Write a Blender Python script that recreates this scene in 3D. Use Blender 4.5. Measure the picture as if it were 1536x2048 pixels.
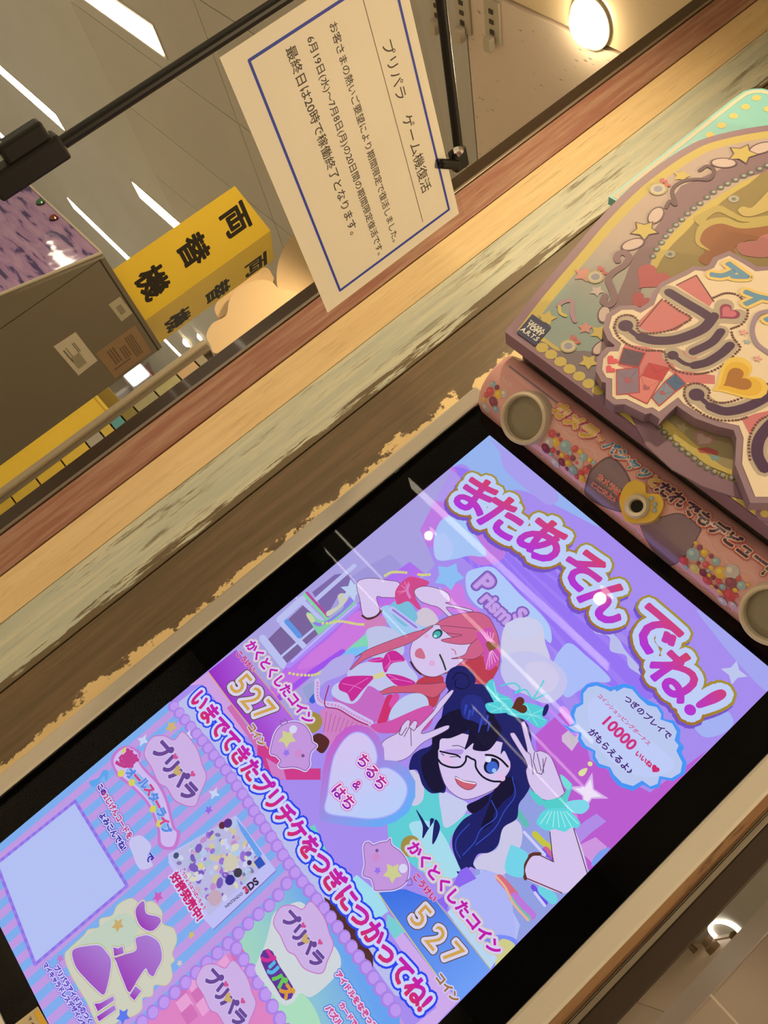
import bpy, math, random
import numpy as np
from mathutils import Matrix, Vector
from mathutils.geometry import tessellate_polygon

random.seed(7)
for o in list(bpy.data.objects):
    bpy.data.objects.remove(o)
SC = bpy.context.scene
COL = SC.collection

# ------------------------------------------------------------------ camera
FPX = 1673.7788                       # focal length in pixels of a 1536 x 2048 frame
ROT = np.array([[0.6357253140597776, 0.16748471113597532, 0.7535265068989253],
                [0.6186527186675984, 0.4732642395583143, -0.6271281952204668],
                [-0.4616515338962782, 0.8648524909433917, 0.19725118544694265]])
CAM = np.array([0.42993, -0.82655, 1.20677])
ZTOP = 1.55                           # height of the screen's top edge
CEIL = CAM[2] + 1.5
cd = bpy.data.cameras.new('camera')
cd.sensor_fit = 'VERTICAL'
cd.sensor_height = 36.0
cd.lens = FPX * 36.0 / 2048.0
cd.clip_start = 0.02
cam = bpy.data.objects.new('camera', cd)
COL.objects.link(cam)
M3 = Matrix((ROT[0], -ROT[1], -ROT[2])).transposed()
cam.matrix_world = Matrix.Translation(Vector(CAM)) @ M3.to_4x4()
SC.camera = cam

# ------------------------------------------------------------------ world, exposure
SC.view_settings.view_transform = 'Standard'
SC.view_settings.look = 'None'
SC.view_settings.exposure = 0.0
SC.view_settings.gamma = 1.0
SC.view_settings.use_curve_mapping = False
wd = bpy.data.worlds.new('world')
SC.world = wd
wd.use_nodes = True
wd.node_tree.nodes['Background'].inputs[0].default_value = (1.0, 0.8, 0.55, 1)
wd.node_tree.nodes['Background'].inputs[1].default_value = 0.02
LIGHT_TINT = (1.0, 0.86, 0.64)
STRIP_POWER = 14.5
SPOT_POWER = 40.0
# x, y, share of the lamp power, where it is
SPOTS = [(1.8, -0.45, 4.0, 'unseen round downlight added to light the notice, far right of the header sign'), (-2.4, 1.7, 0.55, 'unseen round downlight added to brighten the cream cloud boards'), (-0.7, -0.95, 1.35, 'round downlight washing the top of the planked partition'),  # first two lamps are added out of sight, for the notice and cloud boards
         (-0.9, 0.43, 1.3, ''), (-0.6, -3.4, 0.6, 'round downlight mirrored as a spark on the pink headline'),
         (0.67, -9.1, 0.6, 'round downlight mirrored on the right white screen frame'), (-2.26, -5.0, 0.6, 'round downlight mirrored as a small oval left of the headline')]

# ------------------------------------------------------------------ helpers
def lin(c):
    c = np.asarray(c, float) / 255.0
    return np.where(c <= 0.04045, c / 12.92, ((c + 0.055) / 1.055) ** 2.4)

ILL = np.array([0.64, 0.51, 0.345])
def PR(r, g, b):
    """surface colour of a thing seen as sRGB r,g,b under the room's warm light"""
    c = lin((r, g, b)) / ILL
    return tuple(np.clip(c * min(1.0, 0.86 / c.max()), 0.004, 0.9))

def EM(r, g, b):
    return tuple(lin((r, g, b)))

def ray(p):
    return ROT.T @ np.array([(p[0] - 768.0) / FPX, (p[1] - 1024.0) / FPX, 1.0])

def on(p, ax, val):
    v = ray(p)
    return CAM + v * (val - CAM[ax]) / v[ax]

def Z(ox, oy, s, pts):
    return [(ox + x / s, oy + y / s) for x, y in pts]

def unit(v):
    v = np.asarray(v, float)
    return v / np.linalg.norm(v)

class Flat:
    """a real plane: origin o, right a, up b, normal n towards the reader"""
    def __init__(s, o, a, b=(0, 0, 1)):
        s.o = np.asarray(o, float); s.a = unit(a); s.b = unit(b); s.n = np.cross(s.a, s.b)
    def map(s, p):
        v = ray(p)
        q = CAM + v * ((s.o - CAM) @ s.n) / (v @ s.n) - s.o
        return np.array([q @ s.a, q @ s.b])
    def to3(s, ab, off):
        ab = np.asarray(ab, float)
        return s.o + ab[:, :1] * s.a + ab[:, 1:2] * s.b + s.n * off

class Curved:
    """a surface extruded along X from a (y,z) profile; coordinates are x and arc length"""
    def __init__(s, prof):
        s.p = np.asarray(prof, float)
        d = np.diff(s.p, axis=0); s.l = np.hypot(d[:, 0], d[:, 1]); s.c = np.concatenate([[0], np.cumsum(s.l)])
    def map(s, p):
        v = ray(p)
        for ext in (0.0, 3.0):
            best = None
            for i in range(len(s.l)):
                A = np.array([[v[1], -(s.p[i + 1][0] - s.p[i][0])], [v[2], -(s.p[i + 1][1] - s.p[i][1])]])
                b = np.array([s.p[i][0] - CAM[1], s.p[i][1] - CAM[2]])
                if abs(np.linalg.det(A)) < 1e-12: continue
                t, u = np.linalg.solve(A, b)
                if t > 0 and (-1e-6 - (ext if i == 0 else 0)) <= u <= 1 + 1e-6 + (ext if i == len(s.l) - 1 else 0) and (best is None or t < best[0]):
                    best = (t, CAM[0] + v[0] * t, s.c[i] + u * s.l[i])
            if best: return np.array(best[1:])
        q = on(p, 1, s.p[len(s.p) // 2][0])
        return np.array([q[0], s.c[len(s.p) // 2]])
    def to3(s, ab, off):
        ab = np.asarray(ab, float)
        i = np.clip(np.searchsorted(s.c, ab[:, 1], side='right') - 1, 0, len(s.l) - 1)
        u = (ab[:, 1] - s.c[i]) / s.l[i]
        d = s.p[i + 1] - s.p[i]
        yz = s.p[i] + d * u[:, None]
        nn = np.stack([-d[:, 1], d[:, 0]], 1) / s.l[i][:, None]
        yz = yz + nn * off
        return np.stack([ab[:, 0], yz[:, 0], yz[:, 1]], 1)

def smooth_closed(pts, n=6):
    P = np.asarray(pts, float); out = []
    N = len(P)
    for i in range(N):
        a, b, c, d = P[i - 1], P[i], P[(i + 1) % N], P[(i + 2) % N]
        for k in range(n):
            t = k / n
            out.append(0.5 * ((2 * b) + (-a + c) * t + (2 * a - 5 * b + 4 * c - d) * t * t + (-a + 3 * b - 3 * c + d) * t ** 3))
    return np.array(out)

def smooth_open(pts, n=6):
    P = np.asarray(pts, float)
    P = np.vstack([2 * P[0] - P[1], P, 2 * P[-1] - P[-2]]); out = []
    for i in range(1, len(P) - 2):
        a, b, c, d = P[i - 1], P[i], P[i + 1], P[i + 2]
        for k in range(n):
            t = k / n
            out.append(0.5 * ((2 * b) + (-a + c) * t + (2 * a - 5 * b + 4 * c - d) * t * t + (-a + 3 * b - 3 * c + d) * t ** 3))
    out.append(P[-2])
    return np.array(out)

GLY = {}
def advance(c):
    return glyph(c + '日', True)[0][:, 0].max() - glyph('日', True)[0][:, 0].max()

def glyph(s, whole=False):
    if s in GLY: return GLY[s]
    if len(s) > 1 and not whole:                     # letter by letter
        Vs, Ts, Es, x, n = [], [], [], 0.0, 0
        for c in s:
            if c.strip():
                v, t, e = glyph(c)
                Vs.append(v + [x, 0]); Ts.append(t + n); Es.append(e + n); n += len(v)
            if ('a', c) not in GLY: GLY[('a', c)] = advance(c)
            x += GLY[('a', c)]
        GLY[s] = (np.concatenate(Vs), np.concatenate(Ts), np.concatenate(Es))
        return GLY[s]
    c = bpy.data.curves.new('lettering', 'FONT'); c.body = s; c.resolution_u = 3; c.fill_mode = 'NONE'
    o = bpy.data.objects.new('lettering', c); COL.objects.link(o)
    dg = bpy.context.evaluated_depsgraph_get()
    m = bpy.data.meshes.new_from_object(o.evaluated_get(dg))
    V0 = np.array([v.co[:2] for v in m.vertices]); nb = {}
    for e in m.edges:
        i, j = e.vertices; nb.setdefault(i, []).append(j); nb.setdefault(j, []).append(i)
    bpy.data.objects.remove(o); bpy.data.curves.remove(c); bpy.data.meshes.remove(m)
    seen = set(); loops = []
    for st0 in nb:                                   # outlines of the letter
        if st0 in seen: continue
        lp = [st0]; seen.add(st0); cur = st0
        while True:
            nx = [q for q in nb[cur] if q not in seen]
            if not nx: break
            cur = nx[0]; seen.add(cur); lp.append(cur)
        if len(lp) > 2: loops.append(V0[lp])
    def inside(p, P):
        x, y = P[:, 0], P[:, 1]; x2, y2 = np.roll(x, -1), np.roll(y, -1)
        k = (y > p[1]) != (y2 > p[1])
        with np.errstate(divide='ignore', invalid='ignore'):
            xi = x + (p[1] - y) * (x2 - x) / (y2 - y)
        return int(np.sum(k & (p[0] < xi))) % 2 == 1
    ar = [abs(np.sum(P[:, 0] * np.roll(P[:, 1], -1) - np.roll(P[:, 0], -1) * P[:, 1])) / 2 for P in loops]
    dep = [[j for j in range(len(loops)) if j != i and ar[j] > ar[i] and inside(loops[i][0], loops[j])] for i in range(len(loops))]
    Vs, Ts, Es, n = [], [], [], 0
    for i, P in enumerate(loops):
        if len(dep[i]) % 2: continue
        holes = [loops[j] for j in range(len(loops)) if len(dep[j]) == len(dep[i]) + 1 and i in dep[j]]
        group = [P] + holes
        T = tessellate_polygon([[Vector((p[0], p[1], 0)) for p in g] for g in group])
        Ts += [(a_ + n, b_ + n, c_ + n) for a_, b_, c_ in T]
        for g in group:
            k = len(g); Vs.append(g); Es += [(n + q, n + (q + 1) % k) for q in range(k)]; n += k
    V = np.concatenate(Vs) if Vs else np.zeros((0, 2)); T = np.array(Ts, int).reshape(-1, 3); E = np.array(Es, int).reshape(-1, 2)
    if whole: return (V, T, E)
    GLY[s] = (V, T, E)
    return GLY[s]

class Art:
    """flat print: layered coloured shapes on a surface, built as one mesh"""
    def __init__(s, surf, base=0.00006, step=0.000008, stag=0.0000003):
        s.stag = stag; s.hold = False
        s.f = surf; s.V = []; s.T = []; s.C = []; s.n = 0; s.off = base; s.step = step
    def _cols(s, col, ab, em=None):
        n = len(ab)
        if isinstance(col, tuple) and len(col) and col[0] == 'v':          # by height in the letter
            t = np.clip((em[:, 1] + 0.12) / 1.0, 0, 1)[:, None]
            return np.array(col[2]) * (1 - t) + np.array(col[1]) * t
        if isinstance(col, tuple) and len(col) and col[0] == 'g':          # between two points
            a = s.f.map(col[3]); b = s.f.map(col[4]); d = b - a
            t = np.clip(((ab - a) @ d) / (d @ d), 0, 1)[:, None]
            return np.array(col[1]) * (1 - t) + np.array(col[2]) * t
        return np.repeat(np.array(col, float)[None], n, 0)
    def add(s, ab, tris, col, em=None, lift=None):
        if not len(tris): return
        if lift is None: lift = 25 * s.stag
        s.V.append(s.f.to3(ab, s.off + lift) if np.isscalar(lift) else s.f.to3(ab, (s.off + lift)[:, None] if isinstance(s.f, Flat) else (s.off + lift)[:, None])); s.T.append(np.asarray(tris) + s.n); s.C.append(s._cols(col, np.asarray(ab), em)); s.n += len(ab)
    def up(s):
        if not s.hold: s.off += s.step
    def polyab(s, ab, col):
        ab = np.asarray(ab)
        t = tessellate_polygon([[Vector((p[0], p[1], 0)) for p in ab]])
        s.add(ab, np.array(t), col); s.up()
    def poly(s, px, col, sm=False):
        if sm: px = smooth_closed(px)
        s.polyab([s.f.map(p) for p in px], col)
    def grid(s, px4, nx, ny, fn):
        """bilinear quad grid coloured by fn(i/nx, j/ny)"""
        a, b, c, d = [s.f.map(p) for p in px4]
        ab = []; cc = []; T = []
        for j in range(ny + 1):
            for i in range(nx + 1):
                u, v = i / nx, j / ny
                ab.append((a * (1 - u) + b * u) * (1 - v) + (d * (1 - u) + c * u) * v); cc.append(fn(u, v))
        for j in range(ny):
            for i in range(nx):
                k = j * (nx + 1) + i
                T += [(k, k + 1, k + nx + 2), (k, k + nx + 2, k + nx + 1)]
        s.V.append(s.f.to3(np.array(ab), s.off)); s.T.append(np.array(T) + s.n); s.C.append(np.array(cc)); s.n += len(ab); s.up()
    def scale(s, p):
        a = s.f.map(p); dx = s.f.map((p[0] + 1, p[1])) - a; dy = s.f.map((p[0], p[1] + 1)) - a
        return math.sqrt(abs(dx[0] * dy[1] - dx[1] * dy[0]))
    def strokeab(s, P, r, col, closed=False, E=None, em=None, seg=8):
        P = np.asarray(P, float)
        if E is None:
            n = len(P); E = np.array([(i, (i + 1) % n) for i in range(n if closed else n - 1)])
        a = P[E[:, 0]]; b = P[E[:, 1]]; d = b - a; L = np.hypot(d[:, 0], d[:, 1]); L[L == 0] = 1
        nn = np.stack([-d[:, 1], d[:, 0]], 1) / L[:, None] * r
        Q = np.stack([a + nn, b + nn, b - nn, a - nn], 1).reshape(-1, 2)
        k = np.arange(len(E))[:, None] * 4
        T = np.concatenate([k + [0, 1, 2], k + [0, 2, 3]])
        qe = None
        if em is not None: qe = np.stack([em[E[:, 0]], em[E[:, 1]], em[E[:, 1]], em[E[:, 0]]], 1).reshape(-1, 2)
        s.add(Q, T, col, qe, np.repeat((np.arange(len(E)) % 12) * 2 * s.stag, 4))
        an = np.arange(seg) * 2 * math.pi / seg
        ring = np.stack([np.cos(an), np.sin(an)], 1) * r
        D = (P[:, None] + ring[None]).reshape(-1, 2)
        k = np.arange(len(P))[:, None, None] * seg
        fan = np.array([(0, i, i + 1) for i in range(1, seg - 1)])
        T = (k + fan[None]).reshape(-1, 3)
        s.add(D, T, col, None if em is None else np.repeat(em, seg, 0), np.repeat((np.arange(len(P)) % 12 * 2 + 1) * s.stag, seg))
    def stroke(s, px, w, col, closed=False, sm=False):
        if sm: px = smooth_closed(px) if closed else smooth_open(px)
        sc = s.scale(px[0])
        s.strokeab([s.f.map(p) for p in px], w * 0.5 * sc, col, closed); s.up()
    def disc(s, p, r, col, seg=20, sx=1.0, ang=0.0):
        c = s.f.map(p); r = r * s.scale(p)
        an = np.arange(seg) * 2 * math.pi / seg
        x = np.cos(an) * r * sx; y = np.sin(an) * r; ca, sa = math.cos(ang), math.sin(ang)
        s.polyab(np.stack([c[0] + x * ca - y * sa, c[1] + x * sa + y * ca], 1), col)
    def star(s, p, r, col, n=5, inner=0.5, rot=0.0):
        c = s.f.map(p); r = r * s.scale(p); pts = []
        for i in range(2 * n):
            q = r * (1 if i % 2 == 0 else inner); t = rot + math.pi / 2 + i * math.pi / n
            pts.append((c[0] + q * math.cos(t), c[1] + q * math.sin(t)))
        s.polyab(pts, col)
    def heart(s, p, r, col, rot=0.0):
        c = s.f.map(p); r = r * s.scale(p) / 16.0; pts = []
        for i in range(28):
            t = i * 2 * math.pi / 28
            x = 16 * math.sin(t) ** 3; y = 13 * math.cos(t) - 5 * math.cos(2 * t) - 2 * math.cos(3 * t) - math.cos(4 * t)
            pts.append((c[0] + r * (x * math.cos(rot) - y * math.sin(rot)), c[1] + r * (x * math.sin(rot) + y * math.cos(rot))))
        s.polyab(pts, col)
    def _letters(s, V, T, E, A, B, O, layers, sy=1.0, sh=0.0):
        W = np.stack([V[:, 0] + sh * V[:, 1], V[:, 1] * sy], 1)
        ab = O + W[:, :1] * A + W[:, 1:2] * B
        size = np.linalg.norm(A)
        for r, col in layers:
            s.add(ab, T, col, V)
            if r > 0: s.strokeab(ab, r * size, col, E=E, em=V)
            s.up()
    def text(s, t, p0, p1, layers, sy=1.0, sh=0.0):
        """centre of the first letter at p0, centre of the last at p1 (points of the photo's frame)"""
        V, T, E = glyph(t)
        V0 = glyph(t[0])[0]; V1 = glyph(t[-1])[0]
        w0 = V0[:, 0].max() - V0[:, 0].min(); w1 = V1[:, 0].max() - V1[:, 0].min()
        c0 = V[:, 0].min() + w0 / 2; c1 = V[:, 0].max() - w1 / 2
        a = s.f.map(p0); b = s.f.map(p1)
        A = (b - a) / (c1 - c0); B = np.array([-A[1], A[0]])
        O = a - A * (c0 + sh * 0.37) - B * 0.37 * sy
        s._letters(V, T, E, A, B, O, layers, sy, sh)
    def ch(s, t, p, ang, size, layers, sy=1.0, sh=0.0):
        V, T, E = glyph(t)
        c = (V.max(0) + V.min(0)) / 2
        o = s.f.map(p); q = s.f.map((p[0] + size * math.cos(math.radians(ang)), p[1] + size * math.sin(math.radians(ang))))
        A = q - o; B = np.array([-A[1], A[0]])
        s._letters(V, T, E, A, B, o - A * (c[0] + sh * c[1]) - B * c[1] * sy, layers, sy, sh)
    def build(s, name, mat, parent=None):
        V = np.concatenate(s.V); T = np.concatenate(s.T); C = np.concatenate(s.C)
        return mesh_obj(name, V, T, mat, parent, cols=C)

ORG = {}
def mesh_obj(name, V, F, mat, parent=None, cols=None, smooth=False):
    V = np.asarray(V, float)
    org = (V.max(0) + V.min(0)) / 2
    m = bpy.data.meshes.new(name)
    if isinstance(F, np.ndarray) and F.ndim == 2 and F.shape[1] == 3:
        n = len(F)
        m.vertices.add(len(V)); m.vertices.foreach_set('co', (V - org).astype(np.float32).ravel())
        m.loops.add(n * 3); m.loops.foreach_set('vertex_index', F.astype(np.int32).ravel())
        m.polygons.add(n); m.polygons.foreach_set('loop_start', (np.arange(n) * 3).astype(np.int32))
        m.update(calc_edges=True)
    else:
        m.from_pydata([tuple(v) for v in V - org], [], [tuple(int(i) for i in f) for f in F]); m.update()
    if cols is not None:
        at = m.color_attributes.new('col', 'FLOAT_COLOR', 'POINT')
        at.data.foreach_set('color', np.concatenate([cols, np.ones((len(cols), 1))], 1).astype(np.float32).ravel())
    if mat: m.materials.append(mat)
    if smooth:
        m.polygons.foreach_set('use_smooth', np.ones(len(m.polygons), bool))
    o = bpy.data.objects.new(name, m); COL.objects.link(o)
    po = ORG.get(parent.name, np.zeros(3)) if parent else np.zeros(3)
    o.location = Vector(org - po)
    if parent: o.parent = parent
    ORG[o.name] = org
    return o

def thing(name, loc):
    o = bpy.data.objects.new(name, None); COL.objects.link(o); o.location = loc; o.empty_display_size = 0.05
    ORG[o.name] = np.array(loc, float)
    return o

def tag(o, label, cat, group=None):
    o['label'] = label; o['category'] = cat
    if group: o['group'] = group
    return o

def struct(o):
    o['kind'] = 'structure'
    return o

def prism(poly, depth_vec, closed=True):
    """solid from a planar outline (N,3) swept by depth_vec"""
    P = np.asarray(poly, float); n = len(P)
    d = np.asarray(depth_vec, float)
    V = np.concatenate([P, P + d])
    nrm = np.zeros(3)
    for i in range(n): nrm += np.cross(P[i], P[(i + 1) % n])
    a = unit(P[1] - P[0]); b = unit(np.cross(nrm, a))
    t = [tuple(x) for x in tessellate_polygon([[Vector((p @ a, p @ b, 0)) for p in P]])]
    F = list(t) + [(c + n, b_ + n, a_ + n) for a_, b_, c in t]
    F += [(i, i + n, (i + 1) % n + n, (i + 1) % n) for i in range(n)]
    return V, F

def boxm(x0, x1, y0, y1, z0, z1, bev=0.0):
    if bev <= 0:
        V = np.array([(x, y, z) for x in (x0, x1) for y in (y0, y1) for z in (z0, z1)], float)
        F = [(0, 1, 3, 2), (4, 6, 7, 5), (0, 4, 5, 1), (2, 3, 7, 6), (0, 2, 6, 4), (1, 5, 7, 3)]
        return V, F
    import bmesh
    bm = bmesh.new()
    vs = [bm.verts.new(v) for v in [(x, y, z) for x in (x0, x1) for y in (y0, y1) for z in (z0, z1)]]
    for f in [(0, 1, 3, 2), (4, 6, 7, 5), (0, 4, 5, 1), (2, 3, 7, 6), (0, 2, 6, 4), (1, 5, 7, 3)]:
        bm.faces.new([vs[i] for i in f])
    bmesh.ops.bevel(bm, geom=list(bm.edges), offset=bev, segments=2, affect='EDGES', profile=0.5)
    bm.verts.ensure_lookup_table(); bm.verts.index_update()
    V = np.array([v.co[:] for v in bm.verts]); F = [[v.index for v in f.verts] for f in bm.faces]
    bm.free()
    return V, F

def box(name, x0, x1, y0, y1, z0, z1, mat, parent=None, bev=0.0):
    V, F = boxm(x0, x1, y0, y1, z0, z1, bev)
    return mesh_obj(name, V, F, mat, parent)

def plate(name, surf, px, th, mat, parent=None, sm=False, front=0.0, ab=None):
    if ab is None:
        if sm: px = smooth_closed(px)
        ab = np.array([surf.map(p) for p in px])
    P = surf.to3(np.asarray(ab), front)
    V, F = prism(P, -surf.n * th)
    return mesh_obj(name, V, F, mat, parent)

def tube(name, a, b, r, mat, parent=None, seg=14, r2=None, smooth=True):
    a = np.asarray(a, float); b = np.asarray(b, float); d = unit(b - a)
    u = unit(np.cross(d, (0.3, 0.5, 0.8))); w = np.cross(d, u)
    r2 = r if r2 is None else r2
    V = []; 
    for p, q in ((a, r), (b, r2)):
        for i in range(seg):
            t = 2 * math.pi * i / seg; V.append(p + q * (u * math.cos(t) + w * math.sin(t)))
    F = [(i, (i + 1) % seg, (i + 1) % seg + seg, i + seg) for i in range(seg)]
    F += [tuple(range(seg))[::-1], tuple(range(seg, 2 * seg))]
    return mesh_obj(name, V, F, mat, parent)

def lathe(name, c, axis, prof, mat, parent=None, seg=40, xax=None):
    """prof: list of (radius, height along axis)"""
    c = np.asarray(c, float); ax = unit(axis); u = unit(np.cross(ax, (0.31, 0.17, 0.9) if xax is None else xax)); w = np.cross(ax, u)
    V = []; F = []
    for r, h in prof:
        for i in range(seg):
            t = 2 * math.pi * i / seg; V.append(c + ax * h + r * (u * math.cos(t) + w * math.sin(t)))
    for k in range(len(prof) - 1):
        for i in range(seg):
            F.append((k * seg + i, k * seg + (i + 1) % seg, (k + 1) * seg + (i + 1) % seg, (k + 1) * seg + i))
    F.append(tuple(range(seg))[::-1]); F.append(tuple(range((len(prof) - 1) * seg, len(prof) * seg)))
    return mesh_obj(name, V, F, mat, parent, smooth=False)

# ------------------------------------------------------------------ materials
def newmat(name):
    m = bpy.data.materials.new(name); m.use_nodes = True
    return m, m.node_tree.nodes, m.node_tree.links, m.node_tree.nodes['Principled BSDF']

def pmat(name, col, rough=0.5, metal=0.0, noise=0.06, scale=30.0, bump=0.0, coat=0.0, stretch=(1, 1, 1)):
    m, n, l, b = newmat(name)
    b.inputs['Roughness'].default_value = rough; b.inputs['Metallic'].default_value = metal
    if coat: b.inputs['Coat Weight'].default_value = coat; b.inputs['Coat Roughness'].default_value = 0.04
    tc = n.new('ShaderNodeTexCoord'); mp = n.new('ShaderNodeMapping'); mp.inputs['Scale'].default_value = stretch
    no = n.new('ShaderNodeTexNoise'); no.inputs['Scale'].default_value = scale; no.inputs['Detail'].default_value = 4
    mx = n.new('ShaderNodeMix'); mx.data_type = 'RGBA'
    c = np.array(col)
    mx.inputs[6].default_value = (*np.clip(c * (1 - noise), 0, 1), 1); mx.inputs[7].default_value = (*np.clip(c * (1 + noise), 0, 1), 1)
    l.new(tc.outputs['Object'], mp.inputs[0]); l.new(mp.outputs[0], no.inputs['Vector']); l.new(no.outputs[0], mx.inputs[0]); l.new(mx.outputs[2], b.inputs['Base Color'])
    if bump:
        bp = n.new('ShaderNodeBump'); bp.inputs['Strength'].default_value = bump; bp.inputs['Distance'].default_value = 0.002
        l.new(no.outputs[0], bp.inputs['Height']); l.new(bp.outputs[0], b.inputs['Normal'])
    return m

def emat(name, col, power, sample=True):
    m, n, l, b = newmat(name)
    b.inputs['Base Color'].default_value = (0.8, 0.8, 0.8, 1)
    b.inputs['Emission Color'].default_value = (*col, 1); b.inputs['Emission Strength'].default_value = power
    if not sample: m.cycles.emission_sampling = 'NONE'
    return m

def print_mat(name, rough=0.45, coat=0.0):
    m, n, l, b = newmat(name)
    at = n.new('ShaderNodeVertexColor'); at.layer_name = 'col'
    l.new(at.outputs[0], b.inputs['Base Color']); b.inputs['Roughness'].default_value = rough
    if coat: b.inputs['Coat Weight'].default_value = coat; b.inputs['Coat Roughness'].default_value = 0.03
    return m

def screen_mat():
    m, n, l, b = newmat('lit_screen')
    at = n.new('ShaderNodeVertexColor'); at.layer_name = 'col'
    b.inputs['Base Color'].default_value = (0.01, 0.01, 0.012, 1)
    b.inputs['Specular IOR Level'].default_value = 0.0
    l.new(at.outputs[0], b.inputs['Emission Color']); b.inputs['Emission Strength'].default_value = 1.0
    m.cycles.emission_sampling = 'NONE'
    return m

def glass_mat(name, tint=(1, 1, 1), ior=1.45):
    m, n, l, b = newmat(name)
    n.remove(b)
    out = n['Material Output']
    tr = n.new('ShaderNodeBsdfTransparent'); tr.inputs[0].default_value = (*tint, 1)
    gl = n.new('ShaderNodeBsdfGlossy'); gl.inputs['Roughness'].default_value = 0.015
    fr = n.new('ShaderNodeFresnel'); fr.inputs[0].default_value = ior
    mx = n.new('ShaderNodeMixShader')
    l.new(fr.outputs[0], mx.inputs[0]); l.new(tr.outputs[0], mx.inputs[1]); l.new(gl.outputs[0], mx.inputs[2]); l.new(mx.outputs[0], out.inputs[0])
    return m

def plank_mat(name, base, second, dark, edge=None, edgecol=None, seed=0.0, streak=0.5, edgestretch=(1.3, 1, 0.9)):
    """painted board: long grain, worn streaks of a second tone, scratches, optional chipped long edge"""
    m, n, l, b = newmat(name)
    b.inputs['Roughness'].default_value = 0.42
    tc = n.new('ShaderNodeTexCoord')
    def noise(sc, stretch, det=5, rough=0.6):
        mp = n.new('ShaderNodeMapping'); mp.inputs['Scale'].default_value = stretch; mp.inputs['Location'].default_value = (seed, seed * 2, seed * 3)
        no = n.new('ShaderNodeTexNoise'); no.inputs['Scale'].default_value = sc; no.inputs['Detail'].default_value = det; no.inputs['Roughness'].default_value = rough
        l.new(tc.outputs['Object'], mp.inputs[0]); l.new(mp.outputs[0], no.inputs['Vector']); return no
    def ramp(src, a, c):
        r = n.new('ShaderNodeMapRange'); r.inputs[1].default_value = a; r.inputs[2].default_value = c; l.new(src, r.inputs[0]); return r.outputs[0]
    def mix(f, a, c):
        x = n.new('ShaderNodeMix'); x.data_type = 'RGBA'; l.new(f, x.inputs[0])
        for i, v in ((6, a), (7, c)):
            if isinstance(v, tuple): x.inputs[i].default_value = (*v, 1)
            else: l.new(v, x.inputs[i])
        return x.outputs[2]
    g = noise(9, (9, 1, 0.55))
    c = mix(ramp(g.outputs[0], 0.42, 0.62), base, second)
    h = noise(60, (5, 1, 0.35), 3)
    c = mix(ramp(h.outputs[0], 0.60, 0.75), c, tuple(np.array(base) * 0.82))
    k = noise(26, (3.2, 1, 0.28), 6, 0.7)
    kk = noise(4, (1, 1, 0.8), 2)
    mu = n.new('ShaderNodeMath'); mu.operation = 'MULTIPLY'
    l.new(ramp(k.outputs[0], 0.55, 0.62), mu.inputs[0]); l.new(ramp(kk.outputs[0], 0.46, 0.58), mu.inputs[1])
    m2 = n.new('ShaderNodeMath'); m2.operation = 'MULTIPLY'; m2.inputs[1].default_value = streak; l.new(mu.outputs[0], m2.inputs[0])
    c = mix(m2.outputs[0], c, dark)
    if edge is not None:
        sx = n.new('ShaderNodeSeparateXYZ'); l.new(tc.outputs['Object'], sx.inputs[0])
        ns = noise(22, edgestretch, 6, 0.72); nl = noise(5, (1, 1, 1), 3)
        ad = n.new('ShaderNodeMath'); ad.operation = 'MULTIPLY_ADD'; ad.inputs[1].default_value = 0.10; l.new(ns.outputs[0], ad.inputs[0]); l.new(sx.outputs[0], ad.inputs[2])
        a2 = n.new('ShaderNodeMath'); a2.operation = 'MULTIPLY_ADD'; a2.inputs[1].default_value = 0.03; l.new(nl.outputs[0], a2.inputs[0]); l.new(ad.outputs[0], a2.inputs[2])
        c = mix(ramp(a2.outputs[0], edge, edge + 0.003), c, edgecol)
    l.new(c, b.inputs['Base Color'])
    bp = n.new('ShaderNodeBump'); bp.inputs['Strength'].default_value = 0.12; bp.inputs['Distance'].default_value = 0.001
    l.new(g.outputs[0], bp.inputs['Height']); l.new(bp.outputs[0], b.inputs['Normal'])
    return m

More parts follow.
